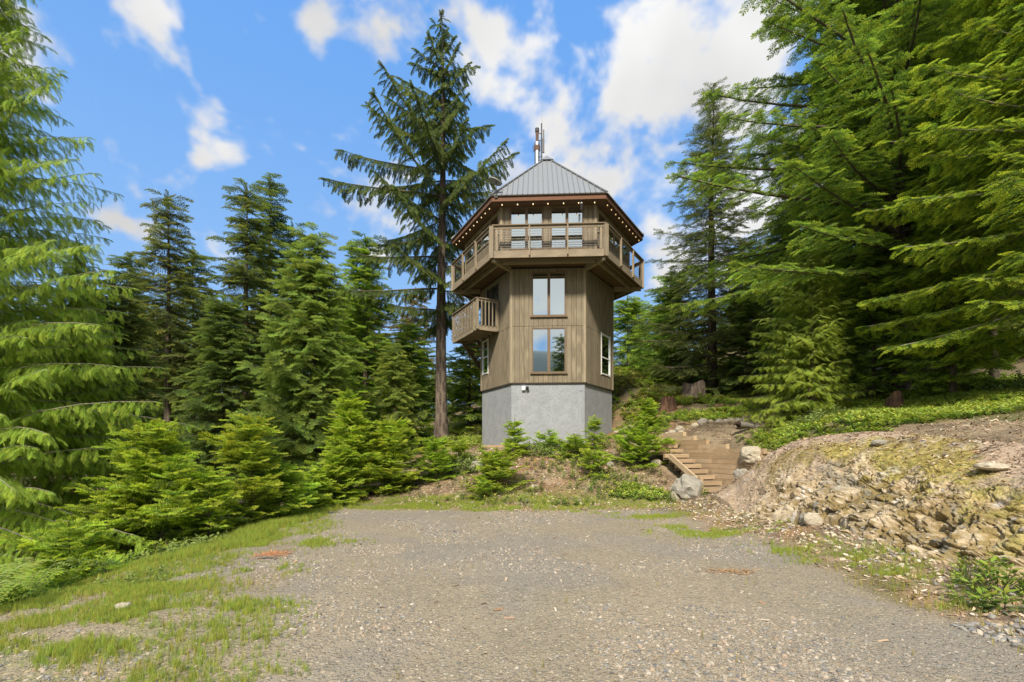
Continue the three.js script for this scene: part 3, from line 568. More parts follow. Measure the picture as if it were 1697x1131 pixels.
for (const k of [1, 2, 4, 5]) windowAt(k, SC, openings.cabin[k][0], 4, { frame: M.trim, mullion: .07, sill: false, cw: .06, glass: M.glass });
{ // balcony door
  const [l, r, b, t] = openings.body[5][1], a = SB * AP, door = new THREE.Group(); door.name = 'door'; tower.add(door);
  part('slab', put(new THREE.BoxGeometry(r - l, t - b, .02), face(5, a - .03), (l + r) / 2, (b + t) / 2, 0), M.core, door);
  for (const x of [l, r, (l + r) / 2]) part('jamb', put(plank(.06, t - b, .05), face(5, a), x, (b + t) / 2, 0), M.black, door);
  part('pane', put(new THREE.BoxGeometry((r - l) / 2 - .1, t - b - .3, .01), face(5, a - .012), (l + r) / 2 + (r - l) / 4, (b + t) / 2 + .04, 0), M.darkGlass, door);
}
// deck: slab, soffit, beams, fascia, posts, rails, cables
const AD = SD * AP;
part('deck_floor', hexPrism(SD - .06, 9.60, 9.72), M.railDark, tower);
part('deck_soffit', hexPrism(SD - .06, 9.52, 9.595), M.soffit, tower);
for (let k = 0; k < 6; k++) {
  part('fascia_board', put(plank(SD - .03, .29, .045, 'x'), face(k, AD), 0, 9.575, 0), M.rail, tower);
  part('fascia_board', put(plank(SD - .42, .10, .045, 'x'), face(k, AD - .22), 0, 9.47, 0), M.railDark, tower);
  part('deck_beam', put(plank(SD - .75, .17, .09, 'x'), face(k, AD - .48), 0, 9.434, 0), M.rail, tower);
  // radial bracket under each corner
  const c = new THREE.Matrix4().makeRotationY((k + .5) * Math.PI / 3).multiply(new THREE.Matrix4().makeTranslation(0, -TY, 0));
  part('bracket', put(plank(.13, .2, SD - SB - .12, 'z'), c, 0, 9.40, (SD + SB) / 2 - .02), M.rail, tower);
  const post = part('corner_post', put(plank(.19, 1.28, .16), c, 0, 10.07, SD - .03), M.rail, tower);
  for (const u of [-SD / 6, SD / 6]) part('rail_post', put(plank(.055, 1.2, .09), face(k, AD + .062), u, 10.1, 0), M.rail, tower);
  part('rail_cap', put(plank(SD - .02, .04, .17, 'x'), face(k, AD), 0, 10.74, 0), M.railDark, tower);
  part('rail_board', put(plank(SD - .17, .11, .045, 'x'), face(k, AD), 0, 10.66, 0), M.rail, tower);
  for (const s of [-1, 1]) part('rail_post', put(plank(.1, .86, .045), face(k, AD), s * (SD / 2 - .2), 10.16, 0), M.rail, tower);
  for (let i = 0; i < 8; i++) part('cable', new THREE.CylinderGeometry(.008, .008, SD - .2, 5).rotateZ(Math.PI / 2).translate(0, 9.8 + i * .1, 0).applyMatrix4(face(k, AD)), M.cable, tower);
}
// roof: panels, seams, fascia, soffit, hips, cap
{
  const AR = SR * AP, yE = 11.95, yA = 15.82, len = Math.hypot(AR, yA - yE), pitch = Math.atan2(yA - yE, AR), cut = .075, n = 22, step = SR / n;
  part('roof_deck', new THREE.CylinderGeometry(.02, SR - .03, yA - yE - .03, 6).rotateY(Math.PI / 6).translate(0, (yA + yE) / 2 - .04 - TY, 0), M.core, tower);
  part('eave_soffit', hexPrism(SR - .04, 11.76, 11.84), M.soffit, tower);
  for (let k = 0; k < 6; k++) {
    // the slope's own axes: x along the eave, y up the slope, z outwards
    const slope = face(k, AR).multiply(new THREE.Matrix4().makeTranslation(0, yE, 0)).multiply(new THREE.Matrix4().makeRotationX(pitch - Math.PI / 2));
    const topAt = (x) => Math.min(len * (1 - Math.abs(x) / (SR / 2)), len * (1 - cut));
    for (let i = 0; i < n; i++) {
      const l = -SR / 2 + i * step + .004, r = l + step - .008, hl = Math.max(.02, topAt(l)), hr = Math.max(.02, topAt(r)), m = (l + r) / 2;
      const sh = new THREE.Shape([[l, -.03], [r, -.03], [r, hr - .02], [m, Math.min(len * (1 - cut), topAt(m))], [l, hl - .02]].map((p) => new THREE.Vector2(...p)));
      part('roof_panel', new THREE.ExtrudeGeometry(sh, { depth: .012, bevelEnabled: false }).applyMatrix4(slope), M.roof, tower);
      if (i) { const x = -SR / 2 + i * step, hh = topAt(x) - .03; if (hh > .1) part('roof_seam', new THREE.BoxGeometry(.022, hh + .03, .045).translate(x, hh / 2 - .015, .028).applyMatrix4(slope), M.roofSeam, tower); }
    }
    part('eave_fascia', put(plank(SR - .06, .20, .04, 'x'), face(k, AR - .04), 0, 11.83, 0), M.fascia, tower);
    part('eave_trim', put(new THREE.BoxGeometry(SR - .0, .045, .05), face(k, AR + .006), 0, 11.935, 0), M.core, tower);
    // hip cap between this slope and the next
    const c = (k + .5) * Math.PI / 3, a = new THREE.Vector3(Math.sin(c) * (SR + .02), yE + .02 - TY, Math.cos(c) * (SR + .02)), b = new THREE.Vector3(Math.sin(c) * SR * cut, yA - (yA - yE) * cut + .02 - TY, Math.cos(c) * SR * cut), dir = b.clone().sub(a);
    const hip = new THREE.BoxGeometry(.13, .035, dir.length()), q = new THREE.Matrix4().lookAt(a, b, new THREE.Vector3(0, 1, 0)); q.setPosition(a.clone().add(b).multiplyScalar(.5).add(new THREE.Vector3(0, .03, 0)));
    part('hip_cap', hip.applyMatrix4(q), M.roof, tower);
  }
  part('roof_cap', new THREE.ConeGeometry(.56, .47, 6).rotateY(Math.PI / 6).translate(0, yA - .1 - TY, 0), M.roof, tower);
  // stove pipe behind the peak, antenna mast with a whip
  const ch = new THREE.Group(); ch.name = 'chimney'; ch.position.set(-.46, 0, -.62); tower.add(ch);
  const cyl = (r0, r1, y0, y1, m, name, x = 0, z = 0) => part(name, new THREE.CylinderGeometry(r1, r0, y1 - y0, 18).translate(x, (y0 + y1) / 2 - TY, z), m, ch);
  cyl(.15, .15, 14.6, 15.75, M.rust, 'flue_pipe'); cyl(.14, .14, 15.75, 16.55, M.steel, 'flue_pipe'); cyl(.16, .16, 16.55, 16.8, M.rust, 'collar'); cyl(.155, .155, 16.8, 16.95, M.steel, 'collar');
  cyl(.075, .075, 16.95, 17.55, M.rust, 'flue_pipe'); cyl(.1, .1, 17.5, 17.68, M.black, 'rain_cap'); cyl(.012, .012, 16.5, 16.85, M.black, 'clamp', -.2, .02);
  part('clamp', new THREE.BoxGeometry(.24, .02, .02).translate(-.1, 16.7 - TY, .02), M.black, ch);
  const an = new THREE.Group(); an.name = 'antenna'; an.position.set(-.24, 0, -.5); tower.add(an);
  part('mast', new THREE.CylinderGeometry(.032, .035, 3.1, 10).translate(0, 16.3 - TY, 0), M.black, an);
  part('whip', new THREE.CylinderGeometry(.006, .01, 1.7, 6).translate(.02, 18.5 - TY, 0), M.cable, an);
  part('bracket', new THREE.BoxGeometry(.1, .7, .07).translate(.09, 16.75 - TY, 0), M.black, an);
  part('bracket', new THREE.BoxGeometry(.07, .45, .06).translate(.1, 17.3 - TY, 0), M.black, an);
  for (const y of [16.2, 17.0, 17.35]) part('clamp', new THREE.BoxGeometry(.24, .03, .04).translate(-.08, y - TY, 0), M.black, an);
}
// balcony on the left face, with an outside stair running down behind
{
  const bal = new THREE.Group(); bal.name = 'balcony'; tower.add(bal);
  const a = SB * AP, u1 = .46, u0 = -2.56, dp = 1.05, f = (g, x, y, z) => put(g, face(5, a), x, y, z), L = u1 - u0, cx = (u0 + u1) / 2;
  part('floor_frame', f(plank(L - .1, .04, dp - .06, 'x'), cx, 7.16, dp / 2), M.railDark, bal);
  for (let i = 0; i < 6; i++) part('joist', f(plank(.045, .16, dp - .1, 'z'), u0 + .1 + i * (L - .2) / 5, 7.05, dp / 2), M.rail, bal);
  part('rim_board', f(plank(L, .2, .045, 'x'), cx, 7.07, dp), M.rail, bal);
  for (const u of [u0, u1]) part('rim_board', f(plank(.045, .2, dp - .05, 'z'), u, 7.07, dp / 2), M.rail, bal);
  for (const [u, z] of [[u0, dp], [u1, dp], [u1 - .35, dp], [u1, .08]]) part('post', f(plank(.1, 1.36, .1), u, 7.68, z + .02), M.rail, bal);
  part('rail_cap', f(plank(L + .12, .045, .16, 'x'), cx, 8.36, dp + .02), M.railDark, bal);
  part('rail_cap', f(plank(.16, .045, dp - .1, 'z'), u1, 8.36, dp / 2 - .02), M.railDark, bal);
  part('top_rail', f(plank(L, .09, .04, 'x'), cx, 8.29, dp + .01), M.rail, bal); part('top_rail', f(plank(.04, .09, dp - .05, 'z'), u1, 8.29, dp / 2), M.rail, bal);
  for (let i = 1; i < 16; i++) part('baluster', f(plank(.045, 1.14, .035), u0 + i * L / 16, 7.73, dp + .042), M.rail, bal);
  for (let i = 1; i < 6; i++) part('baluster', f(plank(.035, 1.14, .045), u1 + .042, 7.73, i * dp / 6), M.rail, bal);
  const st = new THREE.Group(); st.name = 'stair'; tower.add(st);
  const n = 15, run = .26, rise = .185, A = SB * AP, s0 = 1.75, ang = Math.atan2(rise, run), len = n * Math.hypot(run, rise), g4 = (g, x, y, z) => put(g, face(4, A), x, y, z);
  for (const z of [.12, 1.0]) part('stringer', g4(plank(len, .26, .05, 'x').rotateZ(ang), s0 - n * run / 2, 7.02 - n * rise / 2, z), M.railDark, st);
  for (let i = 0; i < n; i++) part('tread', g4(plank(.27, .045, .82, 'z'), s0 - (i + .5) * run, 6.98 - i * rise, .56), M.railDark, st);
}

// things fixed to the tower
const towerLocal = (x, y, z) => new THREE.Vector3(x, y - TY, z).applyMatrix4((tower.updateMatrixWorld(), tower.matrixWorld));
{
  const p = towerLocal(-2.12, 11.98, SR * AP + .03), o = thing('satellite_dish', 'flat grey satellite dish on a short pole at the left roof corner', 'satellite dish', p.toArray(), -.05);
  part('pole', new THREE.CylinderGeometry(.022, .022, .62, 10).translate(0, .21, 0), M.black, o);
  part('dish', new THREE.CylinderGeometry(.30, .30, .035, 28).scale(1, 1, .72).rotateX(-.12).rotateZ(-.4).translate(-.05, .55, -.03), M.dish, o);
  part('bracket', new THREE.BoxGeometry(.12, .05, .06).translate(0, -.1, -.02), M.black, o);
  const q = towerLocal(-1.04, 4.3, SB * AP - .03), s = thing('security_light', 'white security light with round black lamp on the concrete base', 'light', q.toArray(), tower.rotation.y);
  part('housing', new THREE.BoxGeometry(.15, .17, .13).translate(0, 0, .03), M.white, s);
  part('lamp', new THREE.SphereGeometry(.07, 18, 12).scale(1, 1, 1.2).translate(.16, .01, .09), M.black, s);
  part('arm', new THREE.CylinderGeometry(.02, .02, .14, 8).rotateZ(Math.PI / 2).translate(.09, .01, .05), M.black, s);
  const w = towerLocal(1.33, 11.73, SR * AP - .1), c = thing('wind_chime', 'small dark wind chime hanging from the front eave', 'wind chime', w.toArray());
  part('cord', new THREE.CylinderGeometry(.006, .006, .14, 5).translate(0, -.04, 0), M.cable, c); part('top_disc', new THREE.CylinderGeometry(.035, .05, .03, 12).translate(0, -.12, 0), M.white, c);
  for (let i = 0; i < 4; i++) part('tube', new THREE.CylinderGeometry(.009, .009, .2 + i * .03, 8).translate(Math.cos(i * 1.57) * .03, -.25 - i * .015, Math.sin(i * 1.57) * .03), M.black, c);
  // lights strung along the eaves
  const sides = [[0, 7, 'string of small warm bulbs along the front eave'], [1, 10, 'string of small warm bulbs along the right eave'], [5, 10, 'string of small warm bulbs along the left eave']];
  for (const [k, n, label] of sides) {
    const st = thing('string_light', label, 'string light', [TX, TY, TZ], tower.rotation.y, 'string lights under the eaves');
    const F = face(k, SR * AP - .1), pts = [], bulbs = [];
    for (let i = 0; i <= n * 4; i++) { const f = i / (n * 4), u = (f - .5) * (SR - .3), sag = .045 * Math.sin((f * n % 1) * Math.PI); pts.push(new THREE.Vector3(u, 11.745 - sag, 0).applyMatrix4(F)); }
    part('wire', new THREE.TubeGeometry(new THREE.CatmullRomCurve3(pts), n * 8, .006, 4), M.black, st);
    for (let i = 0; i < n; i++) {
      const u = ((i + .5) / n - .5) * (SR - .3) + (wr() - .5) * .06, b = part('bulb', new THREE.SphereGeometry(.023, 12, 9).scale(1, 1.35, 1).translate(u, 11.615, 0).applyMatrix4(F), M.bulb, st);
      part('socket', new THREE.CylinderGeometry(.018, .02, .06, 8).translate(u, 11.68, 0).applyMatrix4(F), M.black, b);
    }
  }
}

// ------------------------------------------------------------ timber stairs, retaining wall, boards
const uAng = Math.atan2(STAIR.ux, -STAIR.ud);                           // stair direction in x, z
{
  const o = thing('timber_stairs', 'wooden garden steps climbing the bank right of the tower', 'stairs', [STAIR.x, STAIR.h0 - .1, -STAIR.d], Math.atan2(-STAIR.ux, STAIR.ud));
  // local axes: -z up the flight, x to the right
  const stepWood = [wood([.52, .38, .23]), wood([.46, .33, .20])], dirt = std([.27, .19, .125], 1, { map: stoneTile[0] });
  for (let i = 0; i < STAIR.n; i++) {
    part('riser', plank(STAIR.w - .02, .135, .1, 'x').translate(0, .1 + i * STAIR.rise - .06, -i * STAIR.run + (i % 2) * .012), stepWood[i % 2], o);
    part('backing', plank(STAIR.w - .03, .16, .04, 'x').translate(0, .02 + i * STAIR.rise - .06, -i * STAIR.run - .05), dirt, o);
    part('tread', plank(STAIR.w - .03, .03, STAIR.run - .08, 'x').translate(0, .1 + i * STAIR.rise - .005, -i * STAIR.run - .19), dirt, o);
  }
  const len = STAIR.run * 4.6, rise = STAIR.rise * 4.6, an = Math.atan2(rise, len);
  part('stringer', plank(.06, .17, Math.hypot(len, rise), 'z').rotateX(an).translate(-STAIR.w / 2 - .05, .28 + rise / 2, -len / 2 - .05), M.timber[2], o);
  part('newel_post', plank(.12, .52, .1).translate(-STAIR.w / 2 - .05, .2, .03), M.timber[0], o);
}
{
  const o = thing('retaining_wall', 'stacked timber retaining wall right of the garden steps', 'wall', [STAIR.x, 0, -STAIR.d], Math.atan2(-STAIR.ux, STAIR.ud));
  const courses = [[-.2, -.9, .30], [-.1, -1.2, .46], [.1, -1.6, .62], [1.0, -2.0, .78], [1.05, -2.4, .94], [1.1, -2.7, 1.10], [1.1, -3.1, 1.26], [1.15, -3.4, 1.42], [1.2, -3.6, 1.58], [-.35, -3.7, 1.74], [-1.3, -3.9, 1.90], [-2.0, -4.1, 2.06], [-2.6, -4.4, 2.22]];
  courses.forEach(([z0, z1, y], i) => {
    let z = z0;
    while (z > z1 + .05) { const l = Math.min(z - z1, 1.1 + wr() * 1.2), yy = y; part('timber', plank(.13, .152, l - .006, 'z').translate(STAIR.w / 2 + .14 + (wr() - .5) * .035 + i * .014, yy, z - l / 2), M.timber[Math.floor(wr() * 3)], o); z -= l; }
  });
}
function lay(name, label, category, mat, w, h, t, px, py, d, ry, rz = 0) { const p = ray(px, py, d), o = single(name, plank(w, h, t, 'x'), mat, label, category); o.position.copy(p); o.rotation.set(0, ry, rz); const g = H(p.x, d); o.position.y = g + h / 2 - .03; return o; }
lay('edging_board', 'orange timber edging board below the concrete base', 'board', M.timber[1], 1.9, .16, .07, 835, 742, 20.4, .06, .02);
lay('edging_board', 'pale weathered plank lying left of the concrete base', 'board', M.trim, 1.5, .05, .16, 790, 742, 21.4, -.1, .01);

// ------------------------------------------------------------ stones
function stoneGeo(seed, sx, sy, sz, rough = .22) {
  const g = new THREE.IcosahedronGeometry(1, 4), p = g.attributes.position, uv = g.attributes.uv, v = new THREE.Vector3();
  for (let i = 0; i < p.count; i++) {
    v.fromBufferAttribute(p, i).normalize();
    const f = fbm(v.x * 1.3 + seed * 3.7, v.y * 1.3 + seed, v.z * 1.3, 3), c = Math.abs(fbm(v.x * 2.6 + seed, v.y * 2.6, v.z * 2.6 + 4, 2) - .5), k = 1 + (f - .5) * rough * 3.2 - c * rough * 1.6;
    const fl = (n) => clamp(n, -.95, .95);
    p.setXYZ(i, fl(v.x * k) * sx, fl(v.y * k) * sy, fl(v.z * k) * sz); uv.setXY(i, v.x * sx + v.z * .3, v.y * sy + v.z * sz * .5);
  }
  g.computeVertexNormals(); return g;
}
let stoneN = 0;
function stone(px, d, w, h, label, group, opt = {}) {
  const k = ++stoneN, x = opt.x ?? (px - MIDX) / FOCAL * d, o = single(opt.name ?? 'stone', stoneGeo(k * 1.37, w / 2, h / 2, (opt.dep ?? w * .8) / 2, opt.rough ?? .2), M.stone[opt.m ?? k % 4], label, 'stone', group);
  o.position.set(x, H(x, d) + (opt.y ?? 0) + h * .22, -d); o.rotation.set(opt.rx ?? 0, opt.ry ?? k * 1.1, opt.rz ?? 0); return o;
}
stone(1139, 14.5, 1.12, .98, 'large angular grey boulder leaning against the foot of the steps', null, { name: 'boulder', m: 2, rough: .4, rz: .6, y: .04 });
stone(1121, 14.4, .42, .46, 'jagged pale rock left of the large boulder by the steps', null, { name: 'boulder', m: 0, rough: .35 });
stone(1152, 14.2, .3, .16, 'flat low stone in front of the large boulder', null, { m: 2 });
stone(1246, 14.7, .85, .62, 'rounded tan boulder at the right end of the retaining wall', null, { name: 'boulder', m: 3, rough: .24, y: .12 });
stone(1228, 14.3, .45, .38, 'dark mossy boulder below the tan one beside the steps', null, { name: 'boulder', m: 2, rough: .3, y: .0 });
stone(790, 16.9, .62, .5, 'round grey boulder at the left of the mound below the tower', null, { name: 'boulder', m: 2, y: .02 });
const rowPx = [[1105, .3], [1114, .36], [1127, .42], [1128, .34, -.5], [1152, .3], [1165, .44], [1178, .26], [1192, .34], [1203, .3], [1212, .38], [1224, .34], [1238, .3]];
const rowName = ['first', 'second', 'third', 'low fourth', 'fifth', 'sixth', 'seventh', 'eighth', 'ninth', 'tenth', 'eleventh', 'last'];
rowPx.forEach(([px, w, dd], i) => stone(px, 19.4 + (dd ?? 0) - i * .06, w, w * .78, `${rowName[i]} pale stone from the left in the row above the timber wall`, 'stones bordering the bed above the wall', { m: [3, 0, 0, 1, 3, 2, 1, 0, 3, 1, 0, 3][i] }));
[[1022, 22.2, .3, 'flat cream stone nearest the tower corner'], [1030, 22.0, .38, 'long cream stone beside the tower corner pile'], [1037, 22.4, .34, 'tilted white stone at the right of the tower corner pile'], [1024, 21.7, .45, 'wide brown stone at the foot of the tower corner pile'], [1048, 21.2, .4, 'flat stepping stone on the path by the tower'], [1040, 20.4, .5, 'grey stepping stone low on the path by the tower'], [1046, 22.4, .35, 'upper thin stepping stone on the path by the tower']].forEach(([px, d, w, label], i) => stone(px, d, w, w * .5, label, 'stones by the tower path', { m: [3, 1, 3, 1, 1, 2, 1][i] }));
stone(1088, 17.2, .4, .32, 'white stone under the saplings left of the steps', null, { m: 3 });
stone(884, 15.3, .24, .16, 'small cream stone on the bare mound slope', null, { m: 3 }); stone(1023, 15.1, .17, .13, 'small rounded tan stone low on the mound', null, { m: 1 }); stone(1012, 17.2, .3, .22, 'grey stone half buried under mound saplings', null, { m: 2 });
stone(1336, 8.9, .3, .28, 'rounded grey rock at the foot of the outcrop', null, { m: 2 }); stone(1347, 8.7, .33, .3, 'pale rock beside the rounded grey one at the outcrop foot', null, { m: 3 });
stone(1232, 17.3, .5, .16, 'pale stone slab on the litter above the wall', null, { m: 3, ry: .2 });
stone(203, 4.6, .16, .09, 'cream stone on the near left gravel edge', null, { m: 3 });

// ------------------------------------------------------------ rock outcrop on the right
let rockAt;
{
  const nu = 270, nv = 600, pos = [], col = [], uv = [], idx = [];
  rockAt = (u, v) => {                                                // u across (base to back), v along (near to far)
    const d = mix(2.6, 14.3, v), xb = 5.35 + .25 * Math.sin(d * .9) + (fbm(d * .8, 2, 1, 3) - .5) * .9 + smooth(11, 14.3, d) * .55 + smooth(5.2, 3.4, d) * .15, xt = mix(8.6, 7.6, smooth(9.5, 13.5, d));
    const x = mix(xb, xt, u), fade = smooth(0, .07, u) * smooth(1, .72, u) * smooth(0, .06, v) * smooth(1, .86, v);
    let y = baseH(x, d) - .05;
    const crest = baseH(7.6, d), prof = smooth(0, .62, u);
    y = mix(y, Math.max(y, crest * prof * .97), .3 * fade) + .07 * fade;
    const s1 = fbm(x * .9 + 5, y * .9, d * .9, 3), rid = 1 - Math.abs(fbm(x * 1.3 + 2, y * 2.2, d * 1.3 + 7, 4) * 2 - 1);
    const w1 = fbm(x * 2.2, y * 2.2, d * 2.2, 3) - .5, w2 = fbm(x * 2.2 + 9, y * 2.2, d * 2.2 + 3, 3) - .5;
    const A = worley(x * 2.1 + w1 * 2.4, y * 2.9 + w2 * 2.4, d * 1.9 + w1 * 1.6), B = worley(x * 6 + w2 * 3.4 + 7, y * 7 + w1 * 3.4, d * 5.4 + w2 * 3);
    const cell = A[2], crack = smooth(.16, 0, A[1] - A[0]), crack2 = smooth(.2, 0, B[1] - B[0]);
    const rough = smooth(13, 9.8, d), steep = smooth(.66, .3, u) * mix(.15, 1, rough);
    const disp = ((s1 - .5) * .7 + (rid - .8) * .36 * steep + ((cell - .5) * .11 - crack * .05 - (A[0] ** 2) * .03 + (B[2] - .5) * .06 - crack2 * .028) * steep + (fbm(x * 5, y * 6, d * 5, 4) - .5) * .16 * steep + (fbm(x * 14, y * 16, d * 14, 3) - .5) * mix(.05, .07, steep)) * fade;
    return { x: x - disp * mix(.35, .85, steep), y: y + disp * mix(.7, .45, steep), d: d + (fbm(x * 2, y * 2, d * 2 + 40, 2) - .5) * .25 * fade, s1, rid, cell, cell2: B[2], crack, crack2, steep, fade };
  };
  for (let j = 0; j <= nv; j++) for (let i = 0; i <= nu; i++) {
    const u = Math.pow(i / nu, 1.15), v = j / nv, p = rockAt(u, v); p.y -= .5 * (1 - smooth(0, .035, u) * smooth(1, .975, u) * smooth(0, .02, v) * smooth(1, .98, v));
    pos.push(p.x, p.y, -p.d); uv.push((p.x + p.y) / .9, (p.d + p.y * .4) / .9);
    const n1 = fbm(p.x * 1.1 + 3, p.y * 1.4, p.d * 1.1, 3), n2 = fbm(p.x * 4, p.y * 4, p.d * 4, 3), n3 = fbm(p.x * 12, p.y * 12, p.d * 12, 2), n4 = fbm(p.x * .8, p.y * .8 + 9, p.d * .8, 2);
    let c = mix3([.43, .335, .205], [.50, .425, .305], smooth(.35, .65, n1 * .5 + p.cell * .2 + p.cell2 * .3));
    c = mix3(c, [.29, .275, .235], smooth(.5, .62, n2) * .75);
    c = mix3(c, [.16, .155, .14], smooth(.6, .68, n4 * .45 + n2 * .55) * .8);
    c = mix3(c, [.2, .155, .075], clamp(p.crack * .55 + p.crack2 * .4) * p.steep * smooth(.4, .55, n2) * .9);        // dirt and moss packed in the joints
    c = mix3(c, [.74, .72, .69], smooth(.62, .7, fbm(p.x * 1.6 + 20, p.y * 1.6, p.d * 1.6, 3)) * smooth(.45, .6, n3) * .8);
    c = mix3(c, [.22, .155, .05], smooth(.46, .57, n2 * .55 + n4 * .5) * smooth(.36, .5, n3) * .85);           // rusty moss in patches
    const moss = smooth(.3, .5, u + (n2 - .5) * .5) * smooth(.95, .6, u + (n2 - .5) * .7) * smooth(.42, .54, n1 + (n4 - .5) * .6 + .03) + smooth(6.6, 5.6, p.d) * smooth(.36, .5, n2 * .5 + n1 * .5) * .9;
    c = mix3(c, mix3([.43, .35, .11], [.30, .27, .075], smooth(.4, .6, n3)), clamp(moss));
    const litter = smooth(.42, .62, u + (n2 - .5) * .4) * smooth(.5, .42, n1) + smooth(10.2, 12.4, p.d + (n2 - .5) * 2.5) * .85;
    c = mix3(c, mix3([.46, .36, .26], [.33, .24, .18], n3), clamp(litter) * .85);
    col.push(...c.map((q) => q * 1.28));
    if (i && j) { const k = j * (nu + 1) + i; idx.push(k - 1, k - nu - 2, k, k, k - nu - 2, k - nu - 1); }
  }
  const g = new THREE.BufferGeometry(); g.setAttribute('position', new THREE.Float32BufferAttribute(pos, 3)); g.setAttribute('color', new THREE.Float32BufferAttribute(col, 3)); g.setAttribute('uv', new THREE.Float32BufferAttribute(uv, 2)); g.setIndex(idx); g.computeVertexNormals();
  structure('rock_outcrop', g, new THREE.MeshStandardMaterial({ vertexColors: true, map: rockTex, bumpMap: rockTex, bumpScale: .03, roughness: .95 }), 'weathered tan rock outcrop with yellow moss along the right of the gravel', 'rock');
}

for (const [u, v, w, label, m] of [[.62, .42, .62, 'flat pale slab lying on the mossy outcrop top', 3], [.74, .66, .34, 'flat bluish stone on the bank above the outcrop', 2]]) {
  const p = rockAt(u, v), o = single('stone', stoneGeo(v * 9, w / 2, .075, w * .36, .18), M.stone[m], label, 'stone'); o.position.set(p.x, p.y + .04, -p.d); o.rotation.set(.05, .3, -.06);
}
// ------------------------------------------------------------ stumps, log, sticks
function stumpGeo(R, h, seed) {
  const g = new THREE.CylinderGeometry(1, 1, 1, 28, 10), p = g.attributes.position, uv = g.attributes.uv;
  for (let i = 0; i < p.count; i++) {
    const t = p.getY(i) + .5, a = Math.atan2(p.getZ(i), p.getX(i)), k = Math.hypot(p.getX(i), p.getZ(i)), fl = 1 + .35 * (1 - t) ** 2 + .12 * Math.sin(a * 5 + seed) * (1 - t * .5) + (fbm(Math.cos(a) * 3 + seed, t * 3, Math.sin(a) * 3, 3) - .5) * .35;
    p.setXYZ(i, Math.cos(a) * k * R * fl, t * h * (1 + (t > .9 ? (fbm(Math.cos(a) * 1.4 * k + seed, seed, Math.sin(a) * 1.4 * k, 3) - .5) * .7 : 0)), Math.sin(a) * k * R * fl); uv.setXY(i, a * R, t * h);
  }
  g.computeVertexNormals(); return g;
}
[[1106, 22.6, .34, .66, 'rotten reddish tree stump on the slope right of the tower'], [1150, 25.2, .52, .85, 'wide dark tree stump behind the reddish stump'], [1483, 14.6, .2, .52, 'jagged brown stump on the green bank below the right trees']].forEach(([px, d, R, h, label], i) => {
  const x = (px - MIDX) / FOCAL * d, o = thing('tree_stump', label, 'stump', [x, H(x, d) - .12, -d]);
  part('wood', stumpGeo(R, h + .1, i * 3 + 1), i === 1 ? M.barkDark : M.stump, o);
  for (let k = 0; k < 3; k++) { const a = i + k * 2.1; part('root', tubeGeo([[Math.cos(a) * R * .6, .2, Math.sin(a) * R * .6], [Math.cos(a) * R * 1.3, .14, Math.sin(a) * R * 1.3], [Math.cos(a) * R * 1.9, .06, Math.sin(a) * R * 1.9]], .07, .03, 6), M.stump, o); }
});
{
  const x = (1243 - MIDX) / FOCAL * 16.9, d = 16.9, o = thing('fallen_log', 'short bleached broken log lying on the bank above the steps', 'log', [x, H(x, d) + .06, -d], .35);
  part('trunk', tubeGeo([[-.5, .12, 0], [-.2, .1, .02], [.2, .05, 0], [.7, .02, -.05], [1.1, .0, -.1]], .12, .05, 9), M.log, o);
  part('branch_stub', tubeGeo([[-.3, .12, 0], [-.32, .3, .02], [-.28, .46, .02]], .035, .012, 6), M.log, o); part('branch_stub', tubeGeo([[.3, .06, 0], [.36, .24, .04]], .03, .015, 6), M.log, o); part('split_end', tubeGeo([[-.5, .12, 0], [-.66, .16, .02], [-.74, .1, .03]], .09, .02, 6), M.stump, o);
}
[[[1280, 17], [1330, 16.6], 'bare grey stick leaning right of the broken log'], [[426, 6.85], [460, 6.9], 'short grey stick lying on the left gravel'], [[1290, 19], [1345, 18.4], 'long thin fallen branch beyond the broken log']].forEach(([a, b, label]) => {
  const pa = onGround((a[0] - MIDX) / FOCAL * a[1], a[1]), pb = onGround((b[0] - MIDX) / FOCAL * b[1], b[1]);
  single('stick', tubeGeo([[pa.x, pa.y + .015, pa.z], [(pa.x + pb.x) / 2, (pa.y + pb.y) / 2 + .03, (pa.z + pb.z) / 2 + .02], [pb.x, pb.y + .015, pb.z]], .018, .01, 6), M.log, label, 'stick');
});

// ------------------------------------------------------------ trees
const C = conifer;
// left
C('cedar_tree', 'tall drooping yellow-green cedar cut off by the left frame edge', { px: -50, d: 9.6, ty: -270, R: 3.6, c0: .03, kind: 'cedar', sp: .22, per: 11, step: .33, dens: .9, tr: .2, limbMat: M.limbPale, limbR: .34, miss: .15, lat: .5, wild: .3, env: (f) => Math.pow(1 - f, .8) });
C('cedar_tree', 'smaller drooping cedar just right of the tall cedar at the left edge', { px: 128, d: 11.6, ty: 390, R: 1.9, c0: .1, kind: 'cedar', sp: .24, per: 9, step: .3, lat: .5, limbR: .4, limbMat: M.limbPale, tr: .11 });
C('fir_tree', 'fir with bare lower trunk standing below the left cedars', { px: 190, d: 13.2, ty: 455, R: 1.5, c0: .36, kind: 'dark', sp: .5, tr: .14, bark: M.barkDark });
C('fir_tree', 'slender dark fir with exposed lower trunk left of the forest group', { px: 278, d: 24, ty: 320, R: 2.35, c0: .34, kind: 'dark', sp: .72, tr: .2, step: .5, miss: .2, per: 5, env: (f) => Math.pow(1 - f, 1.02) * (f < .12 ? .72 + f * 2.3 : 1), wild: .28 });
C('fir_tree', 'shorter dark fir between the slender fir and the tall pair', { px: 320, d: 30, ty: 412, R: 2.5, c0: .1, kind: 'dark', sp: .85, step: .55, env: (f) => Math.pow(1 - f, 1.02) * (f < .12 ? .72 + f * 2.3 : 1), wild: .28 });
